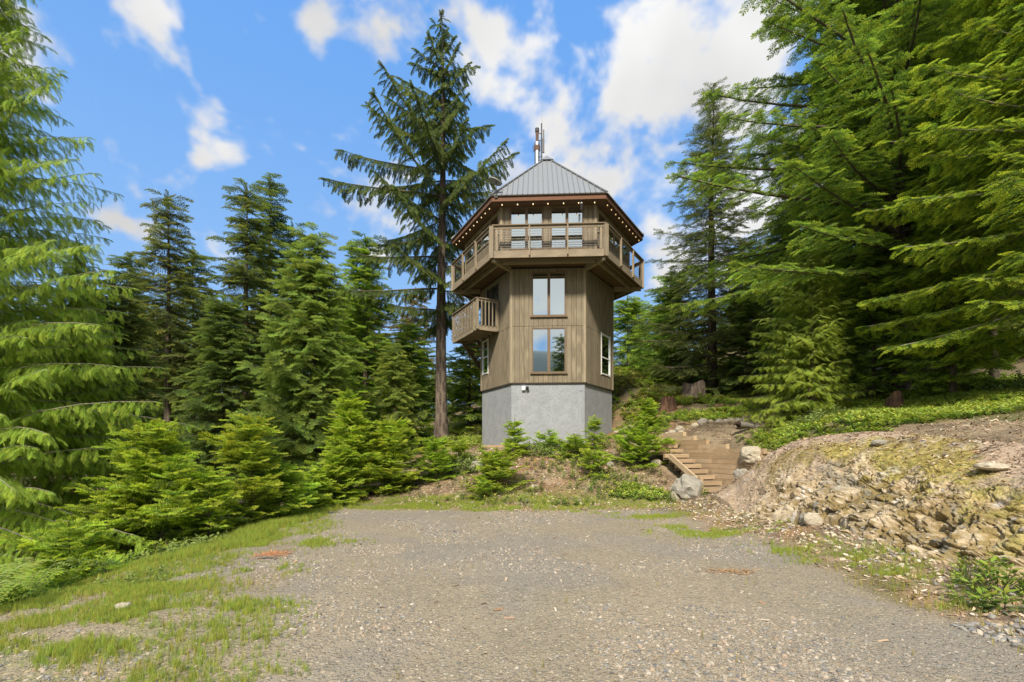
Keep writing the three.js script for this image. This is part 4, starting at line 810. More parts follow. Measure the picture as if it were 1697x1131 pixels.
C('fir_tree', 'tall open dark fir left of the tallest forest fir', { px: 408, d: 26, ty: 308, R: 2.7, c0: .26, kind: 'dark', sp: .8, step: .55, miss: .22, tr: .24, env: (f) => Math.pow(1 - f, 1.02) * (f < .12 ? .72 + f * 2.3 : 1), wild: .28 });
C('fir_tree', 'tallest narrow dark fir in the left forest group', { px: 447, d: 29, ty: 296, R: 2.2, c0: .2, kind: 'dark', sp: .8, step: .5, tr: .24, env: (f) => Math.pow(1 - f, 1.02) * (f < .12 ? .72 + f * 2.3 : 1), wild: .28 });
C('fir_tree', 'dark fir peeking out right of the tallest forest fir', { px: 485, d: 31, ty: 372, R: 2.2, c0: .15, kind: 'dark', sp: .85, step: .55, env: (f) => Math.pow(1 - f, 1.02) * (f < .12 ? .72 + f * 2.3 : 1), wild: .28 });
C('hemlock_tree', 'broad pale green hemlock in the middle of the left forest', { px: 520, d: 20, ty: 392, R: 2.75, c0: .1, kind: 'light', sp: .62, step: .34, per: 6, tr: .17, env: (f) => Math.pow(1 - f, .75) });
C('fir_tree', 'dark fir with visible trunk left of the tall ragged spruce', { px: 606, d: 27, ty: 393, R: 2.9, c0: .1, kind: 'fir', sp: .8, step: .5, tr: .22 });
C('fir_tree', 'broad dark fir filling the forest below the tall open fir', { px: 372, d: 22, ty: 490, R: 2.7, c0: .04, kind: 'dark', sp: .66, step: .36, per: 6, env: (f) => Math.pow(1 - f, 1.02) * (f < .12 ? .72 + f * 2.3 : 1), wild: .28 });
C('fir_tree', 'dark fir behind the left cedars', { px: 215, d: 29, ty: 425, R: 2.4, c0: .06, kind: 'dark', sp: .85, step: .5, env: (f) => Math.pow(1 - f, 1.02) * (f < .12 ? .72 + f * 2.3 : 1), wild: .28 });
C('fir_tree', 'dark fir low behind the slender fir trunk', { px: 262, d: 33, ty: 520, R: 2.7, c0: .02, kind: 'dark', sp: .9, step: .5, env: (f) => Math.pow(1 - f, 1.02) * (f < .12 ? .72 + f * 2.3 : 1), wild: .28 });
C('fir_tree', 'green fir low between the pale hemlock and the dark fir', { px: 565, d: 30, ty: 470, R: 2.6, c0: .04, kind: 'fir', sp: .85, step: .5 });
C('fir_tree', 'mid green fir left of the tall ragged spruce trunk', { px: 682, d: 31, ty: 540, R: 2.2, c0: .02, kind: 'fir', sp: .75, step: .42 });
C('fir_tree', 'green fir between the tall spruce trunk and the balcony stair', { px: 778, d: 31, ty: 520, R: 2.3, c0: .06, kind: 'fir', sp: .75, step: .42 });
C('spruce_tree', 'tall ragged spruce with long drooping boughs left of the tower', { px: 732, d: 26.2, ty: 26, R: 5.0, c0: .31, kind: 'hang', sp: .46, step: 1.1, per: 5, tr: .34, asym: [-.95, .3, .1], bare: .08, miss: .1, dens: 1.3, lat: .8, limbR: .9, wild: .2, env: (f) => (f < .1 ? .5 + f * 5 : f < .42 ? 1 : (1 - f) / .58) * (f > .8 ? .85 : 1) });
C('fir_tree', 'slim pale fir below the tall ragged spruce boughs', { px: 655, d: 22, ty: 575, R: 1.5, c0: .04, kind: 'light', sp: .5, step: .3 });
// right
C('snag_spruce_tree', 'thin-topped spruce with bare dead tip right of the tower', { px: 1181, d: 27, ty: 148, R: 4.3, c0: .05, kind: 'thin', sp: .68, step: .5, per: 6, tr: .28, bark: M.barkDark, miss: .16, dens: 1.05, env: (f) => (f > .86 ? .07 : Math.pow(1 - f, .95)) });
C('fir_tree', 'green fir behind the right side of the tower deck', { px: 1040, d: 36, ty: 490, R: 2.8, c0: .03, kind: 'fir', sp: .85, step: .5 });
C('fir_tree', 'bushy fir left of the thin-topped spruce', { px: 1112, d: 30, ty: 450, R: 3.0, c0: .03, kind: 'fir', sp: .72, step: .42 });
C('fir_tree', 'low shadowed fir right of the thin-topped spruce trunk', { px: 1236, d: 25, ty: 480, R: 1.9, c0: .03, kind: 'dark', sp: .6, step: .34 });
C('fir_tree', 'huge fir with double trunk reaching boughs left over the bank', { px: 1487, d: 17.6, ty: -420, R: 5.6, c0: .2, kind: 'fir', sp: .46, step: .62, per: 7, tr: .27, bark: M.barkDark, bare: .16, dens: .85, lat: 1.0, asym: [-1, 0, .12], env: (f) => Math.pow(1 - f, .62) });
C('fir_tree', 'second huge fir trunk just right of the double-trunked fir', { px: 1530, d: 19.4, ty: -380, R: 4.8, c0: .18, kind: 'fir', sp: .52, step: .66, per: 6, tr: .25, bark: M.barkDark, env: (f) => Math.pow(1 - f, .62) });
C('fir_tree', 'near fir at the right frame edge with yellow-green new tips', { px: 1762, d: 11.6, ty: -520, R: 4.1, c0: .14, kind: 'gold', sp: .35, step: .5, per: 6, tr: .22, limbMat: M.limbPale, lat: 1.0, asym: [-1, .2, .15], env: (f) => Math.pow(1 - f, .7) });
C('cedar_tree', 'bright yellow-green bushy cedar on the bank right of the steps', { px: 1345, d: 16.6, ty: 400, R: 2.15, c0: .05, kind: 'brightCedar', limbR: .4, sp: .28, step: .25, per: 8, miss: .2, tr: .12, env: (f) => Math.pow(1 - f, .6) });
C('fir_tree', 'dense dark fir above and behind the bright cedar', { px: 1388, d: 22, ty: 90, R: 3.4, c0: .04, kind: 'fir', sp: .7, step: .5, per: 6});
C('fir_tree', 'mid green fir right of the bright bushy cedar', { px: 1448, d: 17.6, ty: 395, R: 1.9, c0: .08, kind: 'fir', sp: .5, step: .32, per: 6 });
C('fir_tree', 'golden-tipped young fir above the jagged stump', { px: 1580, d: 14.8, ty: 300, R: 2.3, c0: .1, kind: 'gold', sp: .38, step: .38, per: 6 });
C('fir_tree', 'slender leaning fir trunk on the far right bank', { px: 1648, d: 17, ty: 20, R: 2.6, c0: .3, kind: 'fir', sp: .6, step: .5, tr: .12, lean: -.02, limbMat: M.limbPale });
C('fir_tree', 'dark fir deep in the wood at the right edge', { px: 1700, d: 22, ty: -60, R: 3.6, c0: .05, kind: 'dark', sp: .75, step: .5, per: 6 });
C('fir_tree', 'dark fir filling the wood behind the huge firs', { px: 1570, d: 26, ty: 40, R: 3.6, c0: .03, kind: 'dark', sp: .8, step: .52, per: 6 });
C('fir_tree', 'tall dark fir behind the thin-topped spruce and the huge fir', { px: 1310, d: 29, ty: 235, R: 3.2, c0: .03, kind: 'dark', sp: .8, step: .52 });
C('fir_tree', 'conifer behind the photographer, mirrored in the lower right pane', { x: 2.0, d: -24, top: 17.4, R: 2.6, c0: .08, kind: 'dark', sp: .8, step: .5 });
C('fir_tree', 'shorter conifer behind the photographer, mirrored low in the window', { x: 4.6, d: -27, top: 12.5, R: 2.6, c0: .06, kind: 'dark', sp: .8, step: .5 });

// saplings
const G = 'young firs around the clearing', s = (label, o) => C('fir_sapling', label, { kind: 'young', sp: .3, per: 5, step: .22, c0: .04, dens: 1.05, wild: .34, lean: (treeSeed % 5 - 2) * .02, ...o }, G, 'sapling');
s('bright young fir with tall leader on the left shoulder', { px: 268, d: 9.5, ty: 702, R: 1.25, sp: .34, step: .24, c0: .06 });
s('bright dense young fir right of the tall-leader sapling', { px: 418, d: 11, ty: 690, R: 1.25, sp: .36, step: .26 });
s('low bright fir between the two larger shoulder saplings', { px: 345, d: 9.6, ty: 778, R: .8, sp: .3 });
s('low fir at the right end of the left shoulder saplings', { px: 462, d: 11.8, ty: 760, R: .9, sp: .34 });
s('low spreading fir left of the tall-leader sapling', { px: 205, d: 9.2, ty: 800, R: .95, sp: .34 });
s('small shaded fir at the shoulder below the cedar', { px: 118, d: 7.6, ty: 858, R: .75, sp: .28 });
s('pale airy young fir at the far end of the shoulder', { px: 583, d: 15.2, ty: 648, R: 1.0, sp: .36 });
s('broad young fir left of the mound', { px: 648, d: 15.6, ty: 692, R: 1.2, sp: .38 });
s('bushy low fir in front of the pale airy young fir', { px: 560, d: 14.2, ty: 742, R: .9, sp: .34 });
s('low bright fir at the corner where gravel meets forest', { px: 512, d: 13.6, ty: 778, R: .7, sp: .3 });
s('round bushy young fir at the left end of the mound', { px: 722, d: 16.4, ty: 724, R: .8, sp: .3, env: (f) => Math.pow(1 - f, .5) });
s('green shrubby fir behind the round bushy one', { px: 760, d: 17.8, ty: 728, R: .75, sp: .3 });
s('slender young fir in front of the concrete base', { px: 853, d: 18.4, ty: 692, R: .62, sp: .26, step: .2 });
s('bright spreading young fir low on the left of the mound', { px: 815, d: 15.3, ty: 752, R: .95, sp: .28, env: (f) => Math.pow(1 - f, .5) });
s('thin upright young fir at the right corner of the concrete base', { px: 984, d: 19.2, ty: 690, R: .42, sp: .24 });
s('bright bushy young fir in the middle of the mound', { px: 984, d: 16.2, ty: 752, R: .72, sp: .28, env: (f) => Math.pow(1 - f, .5) });
s('broad low fir below the right corner of the base', { px: 955, d: 18, ty: 724, R: .9, sp: .28 });
s('young fir standing on the path right of the tower', { px: 1073, d: 21, ty: 664, R: .75, sp: .28 });
s('wide bushy fir left of the garden steps', { px: 1058, d: 17.4, ty: 716, R: 1.05, sp: .3, env: (f) => Math.pow(1 - f, .5) });
s('small fir between the wide bushy fir and the steps', { px: 1103, d: 17.9, ty: 728, R: .55, sp: .28 });
s('low green fir along the foot of the concrete base', { px: 905, d: 19.3, ty: 728, R: .8, sp: .26, env: (f) => Math.pow(1 - f, .4) });
s('small fir at the very foot of the mound below the bright one', { px: 800, d: 14.6, ty: 800, R: .6, sp: .24 });
s('tiny fir on the bank under the thin-topped spruce', { px: 1222, d: 20.4, ty: 672, R: .5, sp: .24 });

// leafy plants
const leafyGeo = [leafShoot({ seed: 61, n: 16, leaf: .42, ratio: .34, old: [.16, .26, .03], young: [.30, .40, .045] }), leafShoot({ seed: 62, n: 12, leaf: .36, ratio: .5, old: [.14, .22, .04], young: [.25, .34, .06] })];
function shrub(name, label, px, d, R, h, n, gi, tintc = [1, 1, 1], size = .3, category = 'shrub') {
  const r = mulberry(++treeSeed * 31), x = (px - MIDX) / FOCAL * d, g = H(x, d), o = thing(name, label, category, [x, g - .03, -d]), S = new Sprays();
  for (let i = 0; i < n; i++) {
    const a = r() * 6.283, q = Math.sqrt(r()) * R, hh = h * (1 - (q / R) ** 2 * .75) * (.35 + r() * .65), px_ = Math.cos(a) * q, pz = Math.sin(a) * q, k = .8 + r() * .4;
    const dir = norm([Math.cos(a) * .5 * q / R + (r() - .5) * .4, 1, Math.sin(a) * .5 * q / R + (r() - .5) * .4]);
    S.m.push(new THREE.Matrix4().compose(new THREE.Vector3(px_, Math.max(0, hh - size * .8) + H(x + px_, d - pz) - g, pz), new THREE.Quaternion().setFromUnitVectors(new THREE.Vector3(0, 1, 0), new THREE.Vector3(...dir)).multiply(new THREE.Quaternion().setFromAxisAngle(new THREE.Vector3(0, 1, 0), r() * 6.28)), new THREE.Vector3(size, size, size).multiplyScalar(.7 + r() * .6))); S.c.push([k * tintc[0], k * tintc[1], k * tintc[2]]);
  }
  o.add(S.mesh('foliage', leafyGeo[gi], M.leaf));
  const stems = []; for (let i = 0; i < 7; i++) { const a = i * .9, q = R * .5; stems.push(tubeGeo([[Math.cos(a) * .04, 0, Math.sin(a) * .04], [Math.cos(a) * q * .4, h * .4, Math.sin(a) * q * .4], [Math.cos(a) * q, h * .75, Math.sin(a) * q]], .008, .004, 4)); }
  part('stem', mergeGeometries(stems), M.limb, o, 'stuff'); return o;
}
shrub('leafy_plant', 'bright leafy weed with pointed leaves at the bottom right', 1655, 5.05, .38, .42, 34, 0, [1, 1, 1], .24, 'plant');
shrub('leafy_plant', 'small leafy weed beside the outcrop at the right edge', 1690, 5.5, .3, .3, 18, 0, [1, 1, 1], .2, 'plant');
shrub('leafy_plant', 'sparse leafy sprig left of the bottom right weed', 1612, 5.6, .18, .34, 9, 0, [1, 1, 1], .2, 'plant');
shrub('leafy_shrub', 'pale leafy shrub where the shoulder meets the mound', 540, 14.6, .85, .8, 160, 1, [1, 1, 1], .3);
shrub('leafy_shrub', 'low leafy shrub beneath the left shoulder saplings', 292, 8.6, .7, .35, 110, 1, [1, 1, 1], .2);
shrub('leafy_shrub', 'dark leafy shrub left of the grey mound boulder', 772, 17.2, .6, .6, 110, 1, [1, 1, 1], .26);
shrub('leafy_shrub', 'low leafy growth along the base of the concrete wall', 905, 18.9, 1.1, .45, 180, 1, [1, 1, 1], .24);
shrub('leafy_shrub', 'dry twiggy shrub on the bank below the bright cedar', 1370, 14.6, .9, .5, 120, 1, [1, 1, 1], .26);
shrub('leafy_shrub', 'pale grey-green shrub on the bank at the right edge', 1672, 14.2, 1.0, .65, 150, 1, [1, 1, 1], .28);
shrub('leafy_plant', 'low leafy weed patch on the left grass shoulder', 228, 6.0, .34, .14, 40, 1, [1, 1, 1], .12, 'plant');
{ // fern at the left edge
  const L = new Leaves(), r = mulberry(9);
  for (let f = 0; f < 13; f++) {
    const a = f * 2.4, len = .55 + r() * .3; for (let i = 0; i < 20; i++) { const t = i / 20, R = t * len * .85, y = .75 * len * Math.sin(t * 2.3) , p = [Math.cos(a) * R, y, Math.sin(a) * R], l = .17 * len * Math.sin(Math.PI * (.12 + t * .86)) + .015; for (const sd of [-1, 1]) { const dr = norm([-Math.sin(a) * sd + Math.cos(a) * .45, -.15, Math.cos(a) * sd + Math.sin(a) * .45]); L.rhomb(p, dr, l, .022, [Math.cos(a), .2, Math.sin(a)], tint([.26, .36, .04], 1, r)); } }
  }
  const g = L.geo();
  [[20, 5.3, .85, 'bright green fern at the left frame edge'], [80, 5.9, .8, 'smaller fern right of the one at the left frame edge'], [12, 4.75, .7, 'low fern at the left edge of the grass shoulder']].forEach(([px, d, k, label], i) => { const x = (px - MIDX) / FOCAL * d - .25, o = thing('fern', label, 'fern', [x, H(x, d) - .02, -d], i * 1.3); const m = part('frond', g, M.leaf, o, 'stuff'); m.scale.setScalar(k); });
}

// ------------------------------------------------------------ far wood, read as one mass
{
  const S = new Sprays(), r = mulberry(321);
  const spots = [];
  for (let i = 0; i < 46; i++) spots.push([mix(-420, 700, (i + r() * .8) / 46), 38 + r() * 22, 470 + r() * 90]);
  for (let i = 0; i < 16; i++) spots.push([mix(640, 1010, (i + r() * .8) / 16), 42 + r() * 14, 560 + r() * 50]);
  for (let i = 0; i < 52; i++) spots.push([mix(1010, 2300, (i + r() * .8) / 52), 36 + r() * 22, (i < 8 ? 500 : 380) + r() * 120 - i * 3]);
  for (const [px, d, ty] of spots) {
    const x = (px - MIDX) / FOCAL * d, g = H(clamp(x, -47, 47), Math.min(71, d)), h = EYE + (HORIZON - ty) / FOCAL * d - g, o = { h, R: 2.2 + r() * 1.2, c0: .02, kind: 'dark', sp: 1.15, step: .8, per: 5, lat: 1 };
    const tn = [.8 + r() * .5, .85 + r() * .4, .8 + r() * .5];
    limbs(o, r, (p, dir, up, sc) => { const k = .8 + r() * .4; S.add([p[0] + x, p[1] + g, p[2] - d], dir, up, sc, tn.map((v) => v * k)); });
  }
  const m = S.mesh('far_wood', SPRAY.dark[0], M.needle); tag(m, 'dense far conifer wood behind the clearing', 'wood', null, 'stuff'); scene.add(m); nSprays += S.m.length;
}
{ // undergrowth of the forest edge
  const S = new Sprays(), r = mulberry(99);
  for (let i = 0; i < 5200; i++) {
    const left = r() < .62, x = left ? mix(-22, -5.6, r()) : mix(3.5, 22, r()), d = left ? mix(3, 34, r()) : mix(20, 38, r());
    if (left && (Math.hypot((x + 13.5) / 3.4, (d - 17) / 2) < 1 || (d > 13 && x > -5.2))) continue;
    if (fbm(x * .5, 3, d * .5, 2) < .44) continue;
    const a = r() * 6.28, k = (left ? .55 : .7) + r() * .5; S.add([x, H(x, d) + .02, -d], [Math.cos(a), .3 + r() * .8, Math.sin(a)], [0, 1, 0], .3 + r() * .4, [k, k * 1.05, k]);
  }
  const m = S.mesh('undergrowth', SPRAY.fir[1], M.needle); tag(m, 'low green undergrowth on the forest floor', 'undergrowth', null, 'stuff'); scene.add(m);
}

// ------------------------------------------------------------ grass, ground cover, stones, litter: uncountable
function scatter(name, label, category, geo, mat, list) {
  const o = new THREE.InstancedMesh(geo, mat, list.length), m = new THREE.Matrix4(), q = new THREE.Quaternion(), c = new THREE.Color(), e = new THREE.Euler();
  list.forEach(([x, y, z, sx, sy, sz, rx, ry, rz, col], i) => { o.setMatrixAt(i, m.compose(new THREE.Vector3(x, y, z), q.setFromEuler(e.set(rx, ry, rz)), new THREE.Vector3(sx, sy, sz))); o.setColorAt(i, c.setRGB(...col)); });
  o.name = numbered(name); o.castShadow = o.receiveShadow = true; tag(o, label, category, null, 'stuff'); scene.add(o);
}
{
  const r = mulberry(7), list = [], dry = [];
  const onRock = (x, d) => x > 5.5 && x < 8.4 && d > 2.8 && d < 13.8;
  for (let i = 0; i < 320000 && list.length < 52000; i++) {
    const d = 2.6 + Math.pow(r(), 1.1) * 14, x = mix(-7, 5.6, r()), v = vergeAt(x, d), m = Math.max(v, patchAt(x, d) * 1.2);
    if (r() > m * smooth(.26, .5, fbm(x * 2.5, 1, d * 2.5, 2))) continue;
    const k = .75 + r() * .5, s = (.026 + r() * .045) * (d > 7 && x < -4.4 ? 1.8 : 1), yel = r();
    list.push([x, H(x, d) - .005, -d, s, s * (.8 + r() * .7), s, 0, r() * 6.28, 0, [k * mix(.8, 1.2, yel), k * 1.02, k * .8]]);
  }
  scatter('grass', 'short bright grass on the gravel shoulder and at the mound foot', 'grass', grassTuft(3, 14, [.25, .37, .05], [.42, .46, .09]), M.grass, list);
  const sparse = [];
  for (let i = 0; i < 9000; i++) { const d = 2.8 + Math.pow(r(), 1.4) * 11, x = mix(-6.5, 5.4, r()); if (r() > clamp(1.12 - gravelAt(x, d) * 1.11) * smooth(.35, .6, fbm(x * 1.2, 9, d * 1.2, 3)) * 1.2 || onRock(x, d)) continue; const k = .8 + r() * .4, s = .05 + r() * .06; sparse.push([x, H(x, d) - .004, -d, s, s * 1.3, s, 0, r() * 6.28, 0, [k * 1.2, k, k * .9]]); }
  scatter('weeds', 'scattered thin yellow-green weeds in the gravel edges', 'weeds', grassTuft(8, 5, [.28, .33, .06], [.42, .40, .11]), M.grass, sparse);
  const cover = [];
  for (let i = 0; i < 120000 && cover.length < 15000; i++) {
    const right = r() < .8, x = right ? mix(2.5, 18, r()) : mix(-5, 6, r()), d = right ? mix(10.5, 26, r()) : mix(14, 34, r()), c = coverAt(x, d);
    if (r() > c * (fbm(x * 1.9, 5, d * 1.9, 2) > .42 ? 1 : .3)) continue;
    const [sa, sc] = stairAt(x, d); if (sa > -.4 && sa < 3.6 && sc > -.8 && sc < .8) continue;
    const k = .75 + r() * .5, s = .12 + r() * .12; cover.push([x, H(x, d) - .01, -d, s, s * .8, s, (r() - .5) * .6, r() * 6.28, (r() - .5) * .6, [k * (.85 + r() * .35), k, k]]);
  }
  scatter('ground_cover', 'low leafy green ground cover on the banks', 'ground cover', leafShoot({ seed: 71, n: 13, leaf: .55, ratio: .5, old: [.22, .32, .04], young: [.36, .45, .055] }), M.leaf, cover);
  const hill = [];
  for (let i = 0; i < 9000; i++) { const x = mix(2.5, 16, r()), d = mix(23.5, 40, r()), k = .55 + r() * .6, s = .2 + r() * .3; if (Math.hypot(x - 1.7, d - 23.7) < 3.9 || fbm(x * .8, 2, d * .8, 2) < .4) continue; hill.push([x, H(x, d) - .02, -d, s, s * .7, s, (r() - .5) * .8, r() * 6.28, (r() - .5) * .8, [k * (1 + r() * .3), k, k * .8]]); }
  for (let i = 0; i < 5000; i++) { const x = mix(-10, 0, r()), d = mix(21.5, 38, r()), k = .55 + r() * .6, s = .18 + r() * .28; if (Math.hypot(x - 1.7, d - 23.7) < 3.9 || fbm(x * .8, 2, d * .8, 2) < .42) continue; hill.push([x, H(x, d) - .02, -d, s, s * .7, s, (r() - .5) * .8, r() * 6.28, (r() - .5) * .8, [k, k, k * .8]]); }
  scatter('brushwood', 'low mossy brush on the hillside behind the tower', 'brush', leafShoot({ seed: 73, n: 12, leaf: .5, ratio: .4, old: [.18, .225, .04], young: [.28, .34, .055] }), M.leaf, hill);
  const dryGeo = (() => { const L = new Leaves(), rr = mulberry(17); for (let i = 0; i < 16; i++) { const a = rr() * 6.28, e = .15 + rr() * .9, l = .5 + rr() * .6, d1 = norm([Math.cos(a), e, Math.sin(a)]), d2 = norm([Math.cos(a + rr() - .5), e * .3, Math.sin(a + rr() - .5)]), m = d1.map((v) => v * l * .5), t = m.map((v, k) => v + d2[k] * l * .6), c = tint([.36, .26, .17], 1, rr); L.rhomb([0, 0, 0], norm(m), Math.hypot(...m) * 1.05, .016, [-Math.sin(a), .3, Math.cos(a)], c); L.rhomb(m, norm([t[0] - m[0], t[1] - m[1], t[2] - m[2]]), l * .6, .011, [0, 1, 0], c); } return L.geo(); })();
  const brush = [];
  for (let i = 0; i < 30000 && brush.length < 2000; i++) {
    const z = r(), x = z < .6 ? mix(-4.5, 6.5, r()) : mix(5, 13, r()), d = z < .6 ? mix(13.8, 20, r()) : mix(12.5, 20, r()); if (r() > smooth(.44, .6, fbm(x * 1.4 + 30, 1, d * 1.4, 3)) || gravelAt(x, d) > .2) continue;
    const [sa, sc] = stairAt(x, d); if (sa > -.4 && sa < 3.6 && sc > -.8 && sc < .8) continue;
    const s = .12 + r() * .22, k = .6 + r() * .7; brush.push([x, H(x, d) - .01, -d, s, s * .8, s, 0, r() * 6.28, 0, [k, k, k]]);
  }
  scatter('dry_brush', 'dry brown twigs and dead fern on the mound', 'twigs', dryGeo, M.litter2, brush);
  const mossT = [];
  for (let i = 0; i < 26000; i++) { const u = mix(.22, .95, r()), v = mix(.02, .9, r()), p = rockAt(u, v), n2 = fbm(p.x * 4, p.y * 4, p.d * 4, 3), n1 = fbm(p.x * 1.1 + 3, p.y * 1.4, p.d * 1.1, 3); if (smooth(.3, .5, u + (n2 - .5) * .5) * smooth(.95, .6, u + (n2 - .5) * .7) * smooth(.44, .54, n1 + .03) < r()) continue; const s = .02 + r() * .03, k = .75 + r() * .5; mossT.push([p.x, p.y - .008, -p.d, s * 1.6, s * .7, s * 1.6, (r() - .5) * .6, r() * 6.28, (r() - .5) * .6, [k, k * (.92 + r() * .14), k]]); }
  scatter('moss', 'yellow moss tufts on top of the rock outcrop', 'moss', grassTuft(31, 16, [.42, .34, .10], [.30, .27, .07]), M.litter2, mossT);
  const weed = [];
  for (let i = 0; i < 40000 && weed.length < 700; i++) { const x = mix(-4.6, 6, r()), d = mix(13.9, 20, r()); if (gravelAt(x, d) > .15 || r() > smooth(.46, .6, fbm(x * 1.5 + 9, 5, d * 1.5, 3)) + .05) continue; const [sa, sc] = stairAt(x, d); if (sa > -.4 && sa < 3.6 && sc > -.8 && sc < .8) continue; const k = .7 + r() * .6, s = .12 + r() * .2; weed.push([x, H(x, d) - .01, -d, s, s, s, (r() - .5) * .6, r() * 6.28, (r() - .5) * .6, [k * (.8 + r() * .4), k, k * .9]]); }
  scatter('mound_plants', 'mixed small leafy plants growing on the mound', 'plants', leafShoot({ seed: 75, n: 14, leaf: .45, ratio: .38, old: [.18, .27, .04], young: [.34, .42, .06] }), M.leaf, weed);
  // loose stones on the gravel
  const peb = [], g0 = new THREE.IcosahedronGeometry(1, 1), pp = g0.attributes.position;
  for (let i = 0; i < pp.count; i++) { const v = [pp.getX(i), pp.getY(i), pp.getZ(i)], k = .78 + .44 * noise3(v[0] * 1.6 + 5, v[1] * 1.6 + 5, v[2] * 1.6 + 5); pp.setXYZ(i, v[0] * k, v[1] * k * .62, v[2] * k * .85); }
  g0.computeVertexNormals();
  const tones = [[.30, .25, .19], [.36, .30, .225], [.23, .215, .19], [.40, .345, .27], [.16, .155, .15], [.33, .245, .165], [.42, .37, .29], [.25, .24, .215]];
  for (let i = 0; i < 330000 && peb.length < 82000; i++) {
    const d = 2.7 + Math.pow(r(), 1.9) * 11.4, half = Math.min(5.9, d * 1.12), x = mix(-half, half, r());
    const g = Math.max(gravelAt(x, d), .35 * smooth(-5.6, -4.6, x) * smooth(6, 5, x)); if (r() > g || d > 13.9) continue;
    const patch = smooth(.42, .62, fbm(x * .9 + 11, 2, d * .9, 3)); if (r() > (.35 + patch * .75) * (1 - .75 * trackAt(x, d))) continue;
    const s = (.0028 + Math.pow(r(), 8) * .011) * (.75 + patch * .45) * (1 + d * .03), t = tones[Math.floor(r() * tones.length)], k = .85 + r() * .4; peb.push([x, H(x, d) + s * .15, -d, s * (1 + r() * .6), s, s, (r() - .5) * .8, r() * 6.28, (r() - .5) * .8, t.map((c) => c * k * .9)]);
  }
  for (let i = 0; i < 420; i++) { const cx = 4.7 + (r() - .5) * 1.3, cd = 4.15 + (r() - .5) * .7, s = .012 + r() * .02, t = tones[[2, 4, 7, 6][Math.floor(r() * 4)]]; peb.push([cx, H(cx, cd) + s * .2, -cd, s * 1.3, s, s, r() - .5, r() * 6.28, r() - .5, t]); }
  scatter('gravel', 'loose crushed stones on the gravel clearing', 'gravel', g0, M.pebble, peb);
  const rub = [], g1 = new THREE.IcosahedronGeometry(1, 0), p1 = g1.attributes.position;
  for (let i = 0; i < p1.count; i++) { const v = [p1.getX(i), p1.getY(i), p1.getZ(i)], k = .7 + .6 * noise3(v[0] * 2.1 + 8, v[1] * 2.1 + 3, v[2] * 2.1 + 5); p1.setXYZ(i, v[0] * k, v[1] * k * .6, v[2] * k * .8); }
  g1.computeVertexNormals();
  const tan = [[.46, .36, .23], [.52, .44, .32], [.40, .33, .22], [.30, .28, .24], [.56, .50, .40], [.36, .27, .16], [.24, .22, .19]];
  for (let i = 0; i < 1500; i++) { const u = Math.pow(r(), 1.3) * .7 + .03, v = mix(.03, .96, r()), p = rockAt(u, v), s = (.006 + Math.pow(r(), 5) * .03), k = .8 + r() * .4, t = tan[Math.floor(r() * tan.length)]; rub.push([p.x - s * .3, p.y + s * .1, -p.d, s * (1 + r() * .8), s, s * (1 + r() * .5), r() * 1.2 - .6, r() * 6.28, r() * 1.2 - .6, t.map((c) => c * k)]); }
  for (let i = 0; i < 4000; i++) { const d = mix(3.6, 14, r()), x = 5.5 - Math.abs(r() + r() - 1) * 1.1, s = .005 + Math.pow(r(), 5) * .04, k = .8 + r() * .4, t = tan[Math.floor(r() * tan.length)]; rub.push([x, H(x, d) + s * .2, -d, s * (1 + r() * .8), s, s, r() - .5, r() * 6.28, r() - .5, t.map((c) => c * k)]); }
  for (let i = 0; i < 5000; i++) { const d = mix(13.7, 19.8, r()), x = mix(-3, 6, r()), s = .006 + Math.pow(r(), 6) * .05, k = .8 + r() * .4, t = tan[Math.floor(r() * tan.length)]; const [sa, sc] = stairAt(x, d); if (sa > -.2 && sa < 3.4 && Math.abs(sc) < .75) continue; rub.push([x, H(x, d) + s * .2, -d, s * (1 + r() * .8), s, s, r() - .5, r() * 6.28, r() - .5, t.map((c) => c * k)]); }
  scatter('rubble', 'broken tan rock chips on and below the outcrop', 'rubble', g1, M.pebble, rub);
  // wood chips, bark flakes, cones and needles
  const lit_ = [], chip = new Leaves(); chip.quad([-1, 0, -.28], [1, .12, -.2], [.9, .05, .3], [-.9, -.08, .22], [1, 1, 1]);
  const chips = [[.52, .40, .27], [.42, .30, .19], [.30, .20, .13], [.6, .5, .38], [.38, .22, .12], [.2, .14, .1]];
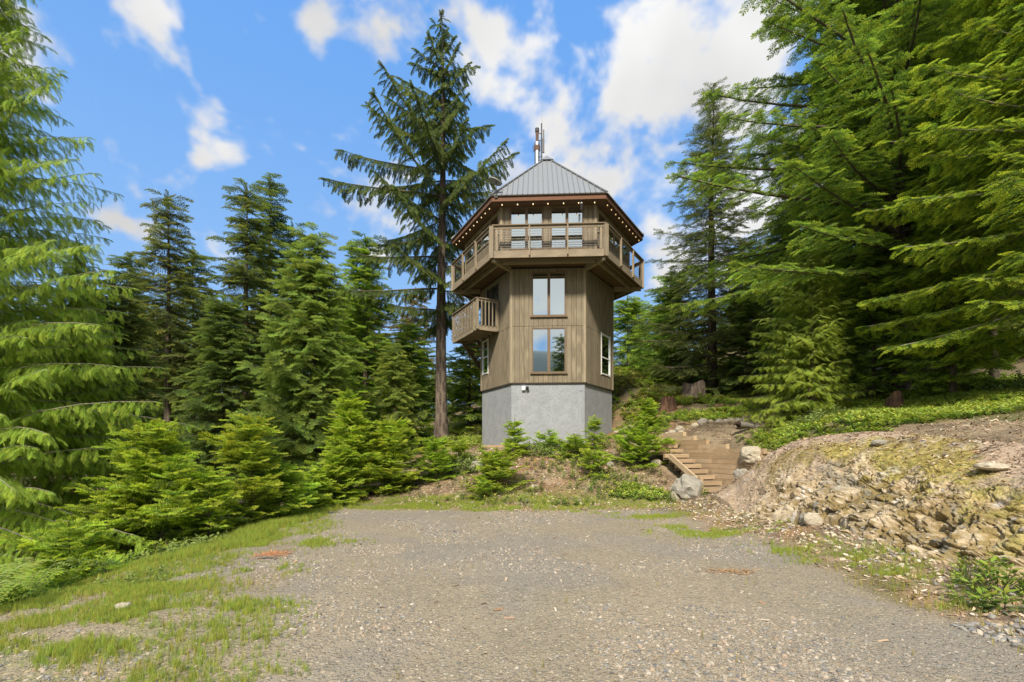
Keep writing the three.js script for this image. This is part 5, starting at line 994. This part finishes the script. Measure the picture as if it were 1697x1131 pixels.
  for (let i = 0; i < 120000 && lit_.length < 42000; i++) {
    const z = r(), x = z < .45 ? mix(4.2, 11, r()) : mix(-3.5, 7, r()), d = z < .45 ? mix(3.6, 20, r()) : mix(12.8, 20.5, r());
    if (r() < gravelAt(x, d) * .97 || onRock(x, d)) continue; const [sa, sc] = stairAt(x, d); if (sa > -.1 && sa < 3.2 && Math.abs(sc) < .6) continue;
    const s = .012 + Math.pow(r(), 3) * .045, k = .8 + r() * .45; lit_.push([x, H(x, d) + .006 + r() * .01, -d, s, s, s, (r() - .5) * .9, r() * 6.28, (r() - .5) * .9, chips[Math.floor(r() * 6)].map((c) => c * k)]);
  }
  for (let i = 0; i < 9000; i++) { const u = mix(.3, .97, r()), v = mix(.03, .97, r()), p = rockAt(u, v), s = .012 + Math.pow(r(), 3) * .05, k = .75 + r() * .45; if (r() > .25 + u * .8) continue; lit_.push([p.x, p.y + .012, -p.d, s, s, s, (r() - .5) * .9, r() * 6.28, (r() - .5) * .9, chips[Math.floor(r() * 6)].map((c) => c * k)]); }
  for (let i = 0; i < 420; i++) { const d = 2.9 + Math.pow(r(), 1.5) * 10, x = mix(-4, 4.6, r()), s = .012 + Math.pow(r(), 4) * .05, k = .7 + r() * .5; if (Math.abs(x) > d * 1.1) continue; lit_.push([x, H(x, d) + .008, -d, s, s, s, (r() - .5) * .5, r() * 6.28, (r() - .5) * .5, chips[Math.floor(r() * 6)].map((c) => c * k)]); }
  scatter('litter', 'bark flakes, wood chips and dry needles on the slopes', 'litter', chip.geo(), M.litter, lit_);
  const nd = [], ng = new Leaves(); ng.quad([-1, 0, -.07], [1, .05, -.07], [1, .05, .07], [-1, 0, .07], [1, 1, 1]);
  for (let i = 0; i < 520; i++) { const a = r() * 6.28, q = Math.sqrt(-Math.log(1 - r() * .98)) * .62, [cx, cd, rx, rd, n] = i < 340 ? [-3.5, 7.15, .26, .3, 1] : [2.9, 6.45, .42, .22, .8], x = cx + Math.cos(a) * q * rx, d = cd + Math.sin(a) * q * rd, s = .02 + r() * .025, k = .7 + r() * .6; nd.push([x, H(x, d) + .008 + r() * .012, -d, s, s, s * 1.5, (r() - .5) * .5, r() * 6.28, (r() - .5) * .5, [.50 * k * n, .23 * k, .10 * k]]); }
  scatter('fallen_needles', 'heap of orange dry needles on the gravel', 'needles', ng.geo(), M.litter, nd);
}
console.log('sprays', nSprays);
renderer.render(scene, camera);
